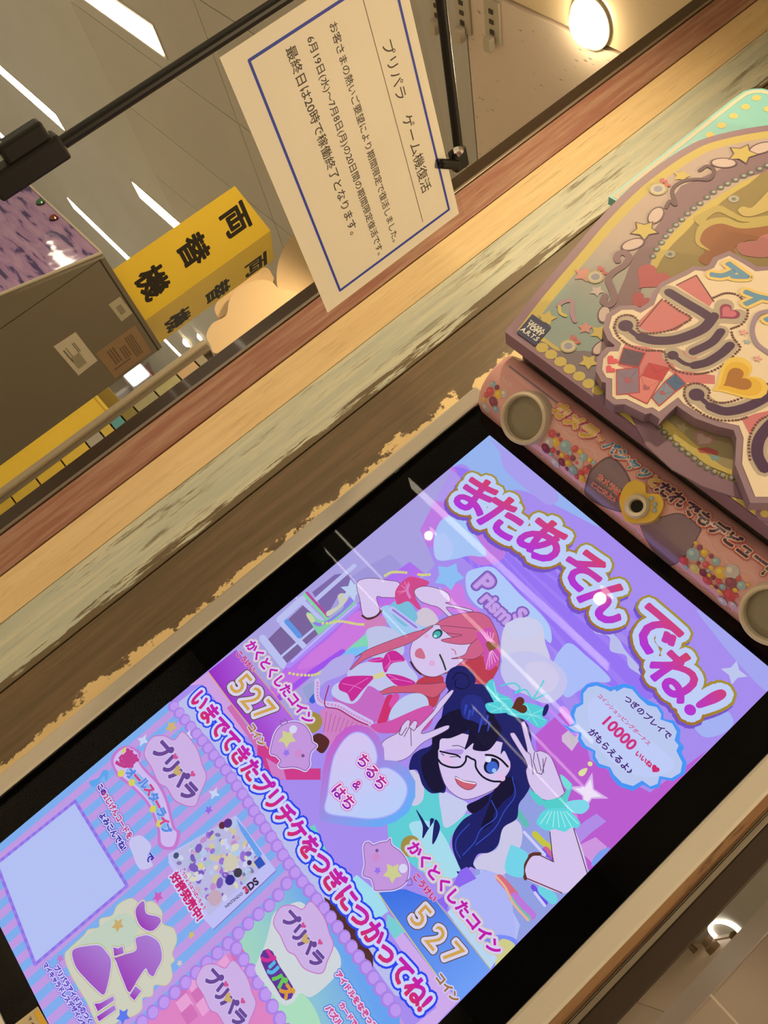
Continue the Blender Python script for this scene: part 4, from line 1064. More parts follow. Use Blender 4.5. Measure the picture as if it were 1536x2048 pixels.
beads([(770, 880), (820, 960), (950, 1050), (1100, 1100), (1250, 1100), (1340, 1075)], 2.8, 5.2, LBR)
beads([(1536, 1060), (1450, 1110), (1390, 1200), (1360, 1310), (1370, 1460)], 2.8, 5.2, LBR)
for pth, w_ in ((fu, 17), (fc[:6], 19), (fc[4:], 9), (ri1, 16), (ri2[:4], 17), (ri2[3:], 8), (pa[:5], 19), (pa[4:], 9), (ra_, 21)): A.stroke(c6(pth), w_, LPU, sm=len(pth) > 2)
for (x_, y_), r_ in (((235, 237), 13), ((665, 507), 10), ((883, 867), 14)): A.disc(c6([(x_, y_)])[0], r_, LPU, 20)
A.heart(c6([(1170, 118)])[0], 20, PR(120, 40, 66), -0.1); A.heart(c6([(1170, 118)])[0], 14, PR(168, 84, 92), -0.1)
A.heart(c6([(1270, 735)])[0], 52, PR(196, 156, 66), -0.35); A.heart(c6([(1265, 740)])[0], 42, PR(190, 142, 44), -0.35); A.heart(c6([(1250, 735)])[0], 27, PR(142, 88, 36), -0.35)
EO = PR(156, 42, 52)
for q_, c_ in (([(215, 440), (412, 487), (352, 618), (170, 580)], PR(74, 54, 66)), ([(450, 580), (632, 625), (560, 745), (390, 690)], PR(158, 44, 52)), ([(375, 690), (552, 742), (430, 950), (265, 870)], PR(180, 98, 88)),
               ([(150, 640), (356, 620), (360, 850), (152, 868)], PR(112, 88, 98)), ([(688, 672), (786, 770), (690, 840), (592, 750)], PR(54, 78, 100)), ([(592, 750), (690, 840), (540, 972), (474, 892)], PR(104, 108, 116))):
    A.poly(c6(q_), c_); A.stroke(c6(q_), 2.0, EO, True)
    m_ = np.mean(q_, 0); A.stroke(c6([q_[0], tuple(m_), q_[1]]), 1.0, tuple(np.array(c_) * 0.6))
for x_, y_, r_ in ((255, 740, 8), (418, 805, 7), (568, 855, 6)): A.heart(c6([(x_, y_)])[0], r_, PR(140, 66, 76))
A.heart(c6([(108, 555)])[0], 11, PR(184, 62, 70)); A.heart(c6([(90, 638)])[0], 9.5, PR(184, 62, 70))
for x_, y_, r_, c_ in ((1310, 300, 9, PR(186, 130, 112)), (1440, 540, 9, PR(186, 130, 112)), (1345, 385, 7, PR(130, 142, 132))): A.star(c6([(x_, y_)])[0], r_, c_, 5, 0.5, 0.4)
A.stroke(c6([(1560, 100), (1440, 140), (1390, 270), (1430, 400), (1560, 500)]), 9, PR(132, 108, 112), sm=True)
TX = [(0.17, PR(196, 158, 84)), (0.11, PR(196, 158, 84)), (0.06, PR(84, 118, 132))]
A.ch('ア', (1457, 551), 36, 60, TX, sh=0.15); A.ch('イ', (1510, 596), 38, 58, TX, sh=0.15); A.ch('ド', (1566, 640), 40, 60, TX, sh=0.15)
A.build('logo_print', GLOSSPRINT, lp)

# ---- turquoise lamp-dot board behind the sign
TY = -0.052
TS = Flat((0, TY, ZTOP), (1, 0, 0))
tc_ = [(-0.125, 0.33), (-0.125, 0.56)] + [(-0.095 - 0.03 * math.cos(a), 0.575 + 0.03 * math.sin(a)) for a in (0.3, 0.7, 1.1, 1.5)]
tb = np.array(tc_ + [(0.4 - x_, y_) for x_, y_ in tc_[::-1]])
tp = plate('dotted_board', TS, None, 0.012, pmat('turquoise_board', PR(112, 164, 144), 0.45, noise=0.02), MC, ab=tb)
A = Art(TS, 0.0002)
A.strokeab(inset(tb, 0.006), 0.0028, PR(232, 204, 158), True); A.up()
for x_, y_ in ((1513, 196), (1491, 214), (1467, 232), (1443, 251), (1420, 270), (1395, 288), (1372, 306), (1536, 218)):
    A.disc((x_, y_), 7.2, PR(232, 196, 100), 18)
A.build('dot_print', GLOSSPRINT, tp)

# ---- the lit screen picture
SCF = Flat((0, 0, ZTOP), (1, 0, 0))
SW, SH = 0.400, 0.7137
A = Art(SCF, 0.00006, 0.0000025, 0.0)
G = lambda c0, c1, p0, p1: ('g', EM(*c0), EM(*c1), p0, p1)
R_ = lambda x0, z0, x1, z1: [(x0, z0), (x1, z0), (x1, z1), (x0, z1)]
s4 = lambda pts: Z(700, 1130, 3.84, pts)      # upper figure
s5 = lambda pts: Z(780, 1320, 3.84, pts)      # lower figure
s7 = lambda pts: Z(560, 1120, 5.12, pts)      # left scenery
s8 = lambda pts: Z(560, 1440, 4.8, pts)
s6 = lambda pts: Z(380, 1260, 5.12, pts)
s9 = lambda pts: Z(700, 1640, 4.267, pts)
sa = lambda pts: Z(980, 1600, 5.12, pts)
sb = lambda pts: Z(1120, 1340, 5.486, pts)
sc_ = lambda pts: Z(800, 900, 2.087, pts)
sk = lambda pts: Z(880, 930, 5.12, pts)
sl = lambda pts: Z(1120, 1100, 4.267, pts)
A.polyab(R_(0, -SH, SW, 0), EM(166, 140, 238))
# ---------- sky, rays, clouds
A.poly([(979, 872), (1110, 980), (1200, 1054), (1110, 1010), (1040, 980), (990, 985), (930, 930), (905, 934)], EM(150, 180, 240), True)
A.poly([(985, 880), (1110, 980), (1100, 1010), (1060, 985), (1010, 940), (1000, 905)], EM(168, 158, 238), True)
A.poly([(1400, 1222), (1577, 1366), (1536, 1384), (1480, 1330), (1430, 1270)], EM(164, 166, 240), True)
A.poly([(845, 985), (905, 935), (960, 960), (1010, 1050), (1090, 1120), (1240, 1280), (1330, 1350), (1290, 1400), (1200, 1360), (1100, 1290), (1000, 1180), (900, 1090)], EM(150, 116, 244), True)
for k in range(9):
    a0 = 0.30 + k * 0.085; c_ = (900, 1000)
    A.poly([c_, (c_[0] + 560 * math.cos(a0 + 0.25), c_[1] + 560 * math.sin(a0 + 0.25)), (c_[0] + 560 * math.cos(a0 + 0.275), c_[1] + 560 * math.sin(a0 + 0.275))], EM(160, 128, 246))
A.poly([(905, 934), (860, 968), (790, 1030), (800, 1100), (900, 1090), (960, 1130), (1010, 1110), (990, 1050), (930, 985)], EM(190, 122, 226), True)
A.poly([(860, 968), (900, 940), (930, 975), (900, 1000), (870, 1000)], EM(174, 150, 236), True)
A.poly(sk([(20, 560), (200, 520), (330, 680), (470, 880), (440, 940), (300, 930), (120, 970), (0, 960), (-60, 760)]), EM(166, 196, 246), True)
A.poly(sk([(-60, 760), (40, 700), (130, 830), (100, 960), (-40, 960)]), EM(180, 200, 248), True)
A.poly(s4([(900, 60), (1000, 20), (1100, 20), (1200, 110), (1300, 220), (1450, 360), (1536, 480), (1536, 600), (1400, 470), (1250, 420), (1100, 340), (1000, 330), (920, 250), (890, 160)]), EM(176, 202, 250), True)
A.poly(s4([(560, 300), (700, 190), (850, 150), (900, 280), (1000, 360), (900, 390), (760, 360), (600, 420)]), EM(206, 124, 226), True)
A.star(s4([(760, 85)])[0], 30, EM(140, 190, 244), 5, 0.62, 0.35)
A.poly(sl([(20, 830), (100, 800), (220, 900), (350, 1010), (430, 1100), (400, 1130), (260, 1130), (160, 1200), (40, 1250), (-60, 1000)]), EM(172, 190, 250), True)
for q_, c_ in (([(95, 420), (180, 510), (260, 560), (290, 700), (420, 740), (430, 860), (560, 900), (590, 1000), (720, 1090), (760, 1180), (860, 1230), (800, 1120), (700, 1020), (560, 860), (500, 760), (380, 660), (250, 560), (180, 430)], (186, 190, 236)),
               ([(1130, 1440), (1280, 1370), (1420, 1370), (1480, 1470), (1400, 1560), (1250, 1600), (1160, 1536)], (164, 178, 244))):
    A.poly(sl(q_), EM(*c_), True)
# ---------- left scenery: pale house front, windows, slide
A.poly([(905, 934), (600, 1185), (440, 1318), (560, 1460), (620, 1400), (760, 1240), (870, 1130), (840, 1060)], EM(168, 160, 224))
A.poly(s7([(900, 60), (1130, -60), (1250, 60), (1100, 180), (800, 260), (640, 230)]), EM(158, 150, 218))
A.poly(s7([(330, 330), (560, 150), (700, 130), (780, 300), (700, 330), (600, 360), (480, 570), (420, 480)]), EM(126, 106, 172))
A.poly(s7([(50, 640), (240, 460), (480, 680), (240, 890)]), EM(122, 100, 156)); A.poly(s7([(-150, 840), (20, 670), (240, 900), (60, 1090)]), EM(122, 100, 156))
MUL = EM(186, 192, 240)
for l_, w_ in (([(0, 610), (230, 400)], 15), ([(20, 650), (250, 890)], 11), ([(0, 1000), (350, 700)], 5), ([(230, 420), (490, 680)], 8), ([(330, 440), (760, 60)], 9), ([(-180, 800), (40, 1080)], 14), ([(160, 380), (500, 690)], 4)):
    A.stroke(s7(l_), w_, MUL)
A.stroke(s7([(250, 350), (480, 600)]), 6, EM(128, 214, 160)); A.stroke(s7([(275, 335), (490, 575)]), 5, EM(186, 70, 160))
A.stroke(s7([(70, 630), (200, 780)]), 10, EM(96, 150, 230))
A.poly(s7([(270, 560), (320, 545), (420, 620), (560, 560), (680, 450), (760, 430), (770, 460), (600, 600), (420, 760), (390, 760)]), EM(136, 206, 166), True)
A.poly(s7([(320, 620), (440, 640), (640, 500), (650, 410), (720, 390), (750, 430), (560, 600), (400, 680)]), EM(146, 126, 236), True)
A.poly(s7([(480, 530), (600, 460), (590, 370), (640, 340), (700, 380), (640, 470), (500, 575)]), EM(204, 204, 190), True)
A.poly(s7([(270, 565), (310, 550), (360, 620), (320, 640)]), EM(206, 210, 170), True)
A.star(s7([(740, 310)])[0], 24, EM(190, 206, 240), 6, 0.5)
# slide
A.poly(s7([(60, 1090), (480, 720), (800, 440), (1060, 200), (1330, 20), (1470, 130), (1200, 430), (890, 720), (640, 960), (330, 1180), (190, 1310), (-60, 1480), (-100, 1300)]), G((168, 110, 240), (206, 110, 222), s7([(420, 760)])[0], s7([(560, 960)])[0]))
A.poly(s7([(300, 960), (500, 800), (800, 520), (880, 720), (640, 950), (420, 1060), (180, 1120)]), EM(204, 120, 224), True)
A.stroke(s7([(90, 1080), (480, 740), (790, 470)]), 12, EM(170, 140, 244)); A.stroke(s7([(120, 1040), (480, 720), (780, 460)]), 4, EM(190, 180, 250))
A.stroke(s7([(-40, 1440), (330, 1150), (640, 940)]), 12, EM(160, 84, 236))
A.poly(s7([(640, 970), (740, 870), (880, 760), (930, 800), (900, 940), (760, 980)]), EM(130, 214, 180)); A.poly(s7([(620, 980), (730, 900), (900, 880), (900, 920), (780, 980)]), EM(120, 190, 244))
PEAR = EM(214, 210, 130)
for q_ in ([(440, 650), (520, 645), (580, 630), (640, 630), (700, 640), (750, 650), (810, 660), (860, 660)], [(100, 1160), (180, 1175), (260, 1180), (330, 1180), (390, 1165), (440, 1140)], [(1080, 160), (1130, 130), (1180, 125), (1230, 125), (1290, 130)], [(1420, 150), (1470, 155), (1530, 150)]):
    for p_ in smooth_open(s7(q_), 2): A.disc(tuple(p_), 3.0, PEAR, 10)
A.poly(s7([(360, 1240), (540, 1020), (760, 970), (700, 1130), (640, 1180), (480, 1240), (380, 1300)]), EM(178, 170, 232), True)
A.poly(s7([(230, 1310), (360, 1240), (400, 1330), (330, 1440), (270, 1420)]), EM(150, 160, 210)); A.poly(s7([(300, 1430), (380, 1340), (410, 1390), (340, 1470)]), EM(56, 96, 214), True)
A.poly(s4([(240, 330), (420, 330), (600, 470), (560, 560), (440, 600), (340, 520)]), EM(160, 200, 240), True)
A.poly(s4([(480, 420), (560, 330), (640, 360), (680, 440), (600, 480)]), EM(208, 196, 214), True); A.poly(s4([(300, 330), (420, 260), (520, 400), (420, 470)]), EM(120, 190, 220), True)
A.stroke(s4([(320, 340), (520, 490)]), 12, EM(190, 190, 240)); A.stroke(s4([(330, 345), (510, 480)]), 4, EM(150, 120, 220))
# ---------- right scenery: magenta field, sparkle, flag shapes
A.poly([(1120, 1425), (1160, 1440), (1180, 1520), (1300, 1585), (1415, 1500), (1322, 1600), (1180, 1742), (1150, 1700), (1110, 1600), (1080, 1560), (1070, 1470)], EM(186, 92, 208))
A.poly(sb([(20, 720), (120, 640), (260, 700), (130, 890), (20, 780)]), EM(208, 186, 216)); A.poly(sb([(90, 700), (180, 690), (150, 850)]), EM(200, 190, 200))
A.stroke([(1126, 1420), (1180, 1490)], 16, EM(222, 160, 240)); A.stroke([(1050, 1370), (1150, 1470)], 7, EM(190, 140, 246))
A.star((1176, 1585), 42, EM(214, 180, 236), 4, 0.34, 0.55); A.star((1176, 1585), 28, EM(240, 226, 250), 4, 0.4, 0.55)
A.disc(sb([(330, 1030)])[0], 5, EM(220, 222, 160), 12); A.poly(sb([(200, 1130), (240, 1090), (300, 1080), (270, 1150), (225, 1165)]), EM(222, 224, 160), True)
A.poly(sa([(850, 320), (980, 210), (1090, 140), (1190, 220), (1030, 340), (900, 460)]), EM(176, 140, 232)); A.poly(sa([(900, 470), (1080, 380), (1200, 480), (1050, 650), (960, 560)]), EM(206, 150, 224))
A.poly(sa([(1060, 600), (1130, 520), (1230, 490), (1120, 620), (1040, 680)]), EM(120, 160, 240), True)
A.poly([(1030, 1590), (1075, 1560), (1110, 1640), (1130, 1720), (1180, 1742), (1090, 1830), (1025, 1895), (960, 1850), (930, 1790), (960, 1720)], EM(146, 160, 226))
A.poly([(960, 1740), (985, 1745), (1040, 1850), (1030, 1890), (960, 1830)], EM(180, 188, 248)); A.poly([(900, 1800), (1000, 1740), (1030, 1880), (990, 1930), (940, 1900)], EM(174, 182, 246), True)
for q_, c_, w_ in (([(100, 800), (190, 900), (260, 980)], (214, 110, 130), 16), ([(250, 990), (330, 1080), (430, 1180)], (190, 120, 220), 18), ([(210, 1000), (290, 1110), (400, 1210)], (110, 190, 180), 9), ([(60, 780), (160, 900), (240, 1060), (390, 1230)], (232, 176, 150), 5),
                   ([(460, 350), (540, 430), (620, 490)], (196, 196, 70), 13), ([(570, 510), (640, 590)], (206, 100, 150), 14), ([(540, 520), (630, 630)], (120, 90, 230), 9), ([(440, 890), (570, 1050)], (110, 80, 230), 10), ([(540, 920), (640, 1010)], (110, 210, 226), 22), ([(280, 120), (370, 250)], (96, 190, 180), 12), ([(350, 330), (560, 560)], (206, 206, 250), 6), ([(460, 950), (560, 1080)], (206, 206, 250), 6)):
    A.stroke(sa(q_), w_, EM(*c_), sm=len(q_) > 2)
A.poly([(930, 1900), (990, 1870), (1035, 1885), (985, 1935), (920, 2002), (900, 1960)], EM(120, 140, 250), True); A.poly([(990, 1935), (1000, 1880), (1030, 1890), (1008, 1915)], EM(208, 204, 140), True)
# ---------- figure with pink hair
SKIN = EM(214, 196, 238); LINE = EM(96, 60, 92)
PH, PHD = EM(206, 98, 138), EM(188, 62, 82)
def fig(pts, col, w=1.1, line=LINE):
    A.poly(pts, col, True)
    if w: A.stroke(pts, w, line, True, True)
fig(s4([(70, 120), (160, 102), (290, 118), (380, 140), (380, 240), (260, 250), (205, 250), (225, 370), (110, 400), (75, 260), (52, 170)]), SKIN)
fig(s4([(118, 430), (255, 395), (270, 480), (140, 505)]), EM(206, 130, 190), 0)
A.stroke(s4([(95, 390), (140, 415), (200, 395), (245, 350)]), 4, EM(86, 52, 50), sm=True)
A.poly(s4([(130, 500), (250, 470), (370, 520), (410, 600), (390, 700), (150, 705), (140, 600)]), EM(190, 196, 232), True)
A.poly(s4([(0, 800), (150, 740), (390, 700), (480, 840), (520, 900), (420, 960), (200, 960), (0, 880)]), EM(196, 196, 238), True)
fig(s4([(350, 270), (350, 200), (400, 130), (470, 90), (600, 125), (590, 160), (520, 190), (500, 240), (545, 330), (520, 340), (450, 280), (370, 305)]), EM(208, 74, 140), 0)
for k in range(7): A.stroke(s4([(440, 195), (365 + 14 * k, 130 + (40 if k % 2 else 0) + 26 * (3 - k if k < 3 else 0))]), 1.2, EM(232, 140, 190))
A.stroke(s4([(450, 150), (440, 200), (460, 250)]), 5, EM(214, 130, 200), sm=True)
fig(s4([(500, 190), (560, 165), (650, 175), (750, 215), (770, 280), (740, 295), (920, 340), (925, 360), (740, 325), (845, 440), (825, 462), (690, 335), (620, 310), (545, 280), (500, 230)]), SKIN)
A.poly(s4([(510, 900), (600, 850), (720, 870), (660, 1080), (600, 1070), (540, 960)]), PHD, True)
fig(s4([(640, 470), (700, 425), (800, 385), (960, 362), (1050, 390), (1095, 450), (1140, 560), (1150, 740), (1120, 830), (1060, 905), (960, 915), (880, 830), (760, 830), (700, 840), (560, 850), (480, 700), (520, 540)]), PH)
A.poly(s4([(880, 760), (940, 715), (1030, 705), (1130, 780), (1110, 850), (1050, 912), (960, 900), (900, 840)]), PHD, True)
fig(s4([(560, 495), (680, 460), (760, 540), (870, 580), (940, 610), (880, 720), (800, 790), (720, 835), (640, 860), (550, 835), (475, 745), (462, 650), (500, 560)]), SKIN)
fig(s4([(640, 470), (560, 500), (480, 520), (300, 585), (140, 650), (40, 712), (90, 690), (0, 808), (130, 720), (330, 650), (480, 590), (580, 520)]), PH)
fig(s4([(700, 470), (850, 480), (980, 500), (1010, 560), (950, 600), (830, 610), (700, 578), (860, 540), (740, 520)]), PH)
fig(s4([(780, 720), (880, 690), (920, 620), (1000, 560), (1040, 650), (960, 720), (840, 720)]), PH)
fig(s4([(740, 905), (600, 915), (430, 915), (290, 945), (200, 1005), (330, 985), (520, 985), (640, 1020), (720, 960)]), EM(204, 90, 120))
A.disc(s4([(672, 530)])[0], 11, EM(40, 70, 80), 18, 0.8); A.disc(s4([(668, 535)])[0], 8, EM(70, 176, 176), 16, 0.8); A.disc(s4([(655, 548)])[0], 3, EM(190, 230, 240), 10)
A.stroke(s4([(690, 690), (715, 745), (735, 805)]), 3.4, EM(46, 66, 50), sm=True); A.stroke(s4([(780, 645), (805, 660), (815, 690)]), 1.6, EM(196, 80, 110), sm=True)
A.poly(s4([(545, 640), (505, 660), (505, 705), (570, 722), (575, 690)]), EM(206, 110, 140), True)
A.disc(s4([(630, 755)])[0], 6, EM(222, 170, 220), 14); A.disc(s4([(585, 545)])[0], 5, EM(222, 176, 222), 14)
A.stroke(s4([(465, 745), (500, 800), (545, 840)]), 3, EM(70, 44, 44), sm=True)
fig(s4([(970, 530), (1040, 490), (1100, 480), (1090, 560), (1140, 640), (1160, 660), (1130, 760), (1060, 810), (1030, 740), (1020, 640)]), EM(206, 80, 176), 0)
for k in range(5): A.stroke(s4([(1080, 620), (1000 + 26 * k, 500 + 6 * k)]), 1.5, EM(236, 170, 226)); A.stroke(s4([(1080, 640), (1045 + 24 * k, 800 - 18 * k)]), 1.5, EM(236, 170, 226))
A.heart(s4([(1085, 625)])[0], 12, EM(140, 84, 60), 0.5)
# dress
fig(s7([(540, 1410), (640, 1400), (760, 1420), (900, 1290), (1050, 1380), (1090, 1480), (1020, 1640), (900, 1660), (760, 1590), (600, 1500)]), EM(196, 106, 196), 0)
A.poly(s7([(430, 1530), (700, 1560), (940, 1700), (960, 1800), (500, 1900), (440, 1700)]), EM(206, 130, 196), True)
for k in range(9): A.stroke(s7([(480 + 45 * k, 1560 + 16 * k), (450 + 40 * k, 1760)]), 1.2, EM(178, 84, 150))
A.stroke(s7([(380, 1240), (400, 1450), (600, 1490), (760, 1580), (930, 1670)]), 11, EM(204, 190, 236), sm=True)
for p_ in smooth_open(s7([(385, 1260), (405, 1440), (600, 1500), (760, 1590), (920, 1670)]), 6): A.disc(tuple(p_), 2.6, EM(206, 140, 210), 8)
A.stroke(s7([(500, 1290), (460, 1490), (600, 1530), (780, 1640), (900, 1690)]), 2.4, EM(170, 44, 100), sm=True)
A.poly(s7([(740, 1200), (880, 1080), (1050, 1050), (1270, 1060), (1400, 1180), (1380, 1250), (1180, 1290), (960, 1240), (800, 1440), (700, 1470), (540, 1390), (560, 1280)]), EM(192, 198, 238), True)
BWM, BWL = EM(200, 44, 150), EM(226, 110, 200)
for q_ in ([(610, 1260), (700, 1195), (940, 1188), (960, 1210), (850, 1330), (740, 1450), (690, 1370), (610, 1330)], [(1090, 1168), (1250, 1190), (1390, 1262), (1220, 1292), (1120, 1220)], [(1062, 1130), (1050, 1040), (1100, 950), (1190, 935), (1280, 1030), (1150, 1060), (1090, 1150)], [(900, 1040), (1000, 1000), (1060, 1010), (1050, 1050)]):
    fig(s7(q_), BWM, 0); m_ = np.mean(q_, 0)
    for k in range(0, len(q_), 2): A.stroke(s7([tuple(np.array(q_[k]) * 0.8 + m_ * 0.2), tuple(m_)]), 1.5, BWL)
A.poly(s7([(945, 1180), (1060, 1143), (1088, 1190), (965, 1226)]), EM(214, 206, 150))
A.stroke(s7([(1130, 1420), (1080, 1560), (1040, 1680)]), 18, EM(206, 50, 110)); A.stroke(s7([(1190, 1400), (1150, 1480)]), 14, EM(214, 80, 170))
A.poly(s4([(300, 1170), (340, 1080), (420, 1010), (520, 985), (590, 1020), (605, 1110), (560, 1190), (430, 1205), (340, 1225)]), EM(190, 202, 238), True)
A.poly(s4([(160, 1230), (300, 1200), (600, 1080), (640, 1180), (560, 1280), (380, 1290), (230, 1290)]), EM(206, 84, 170), True)
# ---------- figure with navy hair
NV, NVD, NVH = EM(28, 32, 104), EM(22, 18, 52), EM(52, 76, 190)
A.poly(s5([(0, 1130), (150, 1080), (250, 960), (320, 1030), (400, 1010), (430, 1250), (600, 1180), (620, 1260), (480, 1340), (460, 1500), (500, 1620), (300, 1650), (160, 1560), (0, 1400)]), EM(96, 206, 214), True)
A.poly(s5([(150, 850), (220, 880), (260, 970), (250, 1080), (180, 1120), (130, 1040)]), EM(206, 200, 230), True)
A.poly(s5([(150, 1260), (300, 1240), (400, 1330), (480, 1480), (540, 1640), (380, 1690), (240, 1600), (200, 1400)]), EM(166, 220, 238), True)
A.poly(s5([(385, 1010), (520, 1060), (600, 1110), (560, 1200), (430, 1290), (395, 1180)]), EM(198, 204, 238), True)
fig(s5([(860, 1300), (900, 1240), (960, 1225), (1010, 1280), (1015, 1380), (990, 1450), (920, 1450), (890, 1640), (760, 1620), (640, 1590), (690, 1500), (820, 1450)]), EM(204, 200, 232), 0)
fig(s5([(440, 250), (540, 200), (740, 192), (800, 300), (920, 390), (1010, 460), (1075, 540), (1085, 640), (1060, 800), (1075, 960), (1040, 1040), (990, 1110), (972, 1220), (870, 1290), (830, 1420), (760, 1480), (680, 1490), (640, 1560), (660, 1606), (615, 1590), (580, 1640), (540, 1655), (512, 1625), (545, 1620), (520, 1560), (480, 1440), (490, 1330), (560, 1230), (640, 1170), (590, 1120), (700, 1060), (820, 960), (760, 700), (500, 640), (420, 700), (430, 990), (380, 1020), (310, 1020), (250, 960), (210, 850), (148, 840), (170, 740), (230, 690), (330, 640), (390, 460)]), NV, 0)
A.poly(s5([(370, 620), (300, 700), (240, 760), (260, 900), (330, 1010), (420, 990), (380, 860)]), NVD, True)
A.poly(s5([(820, 960), (900, 900), (960, 930), (940, 1030), (880, 1080), (800, 1180), (780, 1260), (700, 1290), (760, 1120)]), NVD, True)
A.poly(s5([(590, 1120), (700, 1070), (760, 1040), (740, 1110), (640, 1180)]), NVD, True)
for q_ in ([(610, 1260), (520, 1360), (505, 1450), (540, 1520)], [(780, 1080), (820, 1200), (700, 1300), (650, 1400), (560, 1500)], [(940, 900), (960, 1040), (880, 1160), (800, 1300), (660, 1420)]): A.stroke(s5(q_), 2.0, NVH, sm=True)
A.poly(s5([(200, 1150), (240, 1200), (300, 1290), (310, 1220), (340, 1230), (290, 1310), (250, 1370), (250, 1270)]), NV, True); A.poly(s5([(345, 1230), (385, 1280), (360, 1370), (325, 1410)]), NV, True)
fig(s5([(430, 140), (465, 70), (550, 45), (630, 90), (660, 160), (620, 210), (540, 240), (480, 255), (435, 210)]), NV, 0)
A.stroke(s5([(480, 150), (520, 100), (590, 120), (610, 190), (560, 225), (500, 200), (510, 150)]), 2.2, NVD, sm=True)
fig(s5([(385, 600), (520, 560), (700, 600), (880, 640), (905, 700), (925, 830), (860, 930), (800, 995), (650, 1060), (550, 1066), (440, 985), (385, 850), (370, 740)]), SKIN)
fig(s5([(330, 560), (400, 440), (520, 380), (660, 400), (660, 470), (600, 540), (470, 600), (390, 610), (375, 690), (330, 700)]), NVD, 0)
fig(s5([(640, 440), (760, 400), (860, 470), (850, 560), (800, 650), (740, 700), (640, 690), (640, 640), (575, 690), (600, 600)]), NVD, 0)
fig(s5([(800, 410), (960, 420), (1060, 500), (1075, 620), (1050, 760), (1000, 800), (930, 790), (880, 700), (850, 720), (870, 560)]), NV, 0)
A.poly(s5([(545, 330), (600, 270), (700, 290), (740, 400), (720, 500), (640, 470), (560, 440)]), EM(36, 44, 132), True)
for x0_, y0_ in ((580, 340), (610, 380), (640, 350), (700, 440), (745, 420), (760, 470), (690, 480)): A.poly(s5([(x0_, y0_), (x0_ + 16, y0_ + 10), (x0_ - 6, y0_ + 80), (x0_ - 14, y0_ + 78)]), NVH)
# face details
A.stroke(s5([(385, 702), (450, 718), (510, 730), (540, 750)]), 3.2, EM(24, 18, 30), sm=True); A.stroke(s5([(395, 720), (440, 745), (520, 742)]), 1.4, EM(24, 18, 30), sm=True)
A.disc(s5([(780, 815)])[0], 17, EM(24, 22, 50), 22, 0.85); A.disc(s5([(785, 825)])[0], 12.5, EM(62, 100, 206), 20, 0.9); A.disc(s5([(755, 765)])[0], 6, EM(222, 226, 250), 14); A.disc(s5([(800, 850)])[0], 4.5, EM(150, 196, 244), 12)
A.stroke(s5([(735, 730), (790, 735), (850, 765), (905, 820)]), 4.0, EM(24, 18, 30), sm=True)
A.stroke(s5([(480, 660), (530, 660), (575, 680)]), 1.4, EM(60, 40, 70), sm=True)
A.poly(s5([(385, 720), (440, 690), (560, 690), (540, 730), (460, 715)]), EM(178, 150, 226), True); A.stroke(s5([(385, 702), (450, 718), (510, 730), (540, 750)]), 3.2, EM(24, 18, 30), sm=True)
A.disc(s5([(440, 770)])[0], 8, EM(226, 190, 232), 16, 1.4); A.disc(s5([(855, 900)])[0], 7, EM(226, 190, 232), 16, 1.3)
A.stroke(s5([(370, 765), (400, 800), (470, 825), (540, 820), (580, 780), (588, 740), (625, 758), (655, 775), (662, 830), (710, 895), (780, 930), (850, 935)]), 3.8, EM(26, 26, 44), sm=True)
fig(s5([(503, 895), (560, 925), (660, 945), (640, 985), (595, 998), (545, 975), (512, 940)]), EM(204, 96, 116), 1.2)
A.stroke(s5([(505, 903), (570, 934), (655, 950)]), 2.6, EM(236, 226, 246), sm=True)
# ribbon, heart, cotton hat
A.poly(s4([(1190, 470), (1280, 410), (1400, 410), (1475, 470), (1500, 600), (1536, 720), (1500, 760), (1200, 760), (1160, 620)]), EM(206, 204, 232), True)
A.poly(s5([(850, 60), (900, -40), (1100, -60), (1290, 40), (1360, 150), (1330, 260), (1240, 330), (1140, 320), (1050, 270), (930, 220), (870, 150)]), EM(196, 196, 238), True)
A.poly(s5([(1040, 40), (1200, 20), (1300, 130), (1230, 250), (1100, 220)]), EM(208, 202, 236), True)
AQ, AQL = EM(84, 206, 216), EM(150, 232, 236)
for q_ in ([(735, 200), (790, 150), (830, 250), (930, 300), (940, 380), (860, 400), (760, 400), (800, 340), (770, 270)], [(740, 335), (900, 330), (960, 390), (860, 410), (765, 405)], [(1040, 330), (1190, 375), (1170, 435), (1210, 470), (1145, 522), (1050, 465), (900, 415), (960, 370)]):
    fig(s5(q_), AQ, 0); m_ = np.mean(q_, 0)
    for k in range(len(q_)): A.stroke(s5([tuple(np.array(q_[k]) * 0.85 + m_ * 0.15), tuple(m_)]), 1.3, AQL)
for q_ in ([(850, 200), (950, 180), (1000, 220), (960, 250)], [(960, 260), (1040, 230), (1100, 300), (1200, 260)], [(1100, 300), (1160, 200), (1180, 160)]): A.stroke(s5(q_), 3, AQ, sm=True)
A.heart(s5([(995, 352)])[0], 17, EM(96, 48, 34), -0.45)
A.poly(s5([(1170, 425), (1185, 360), (1210, 340), (1220, 370), (1195, 425)]), NV, True)
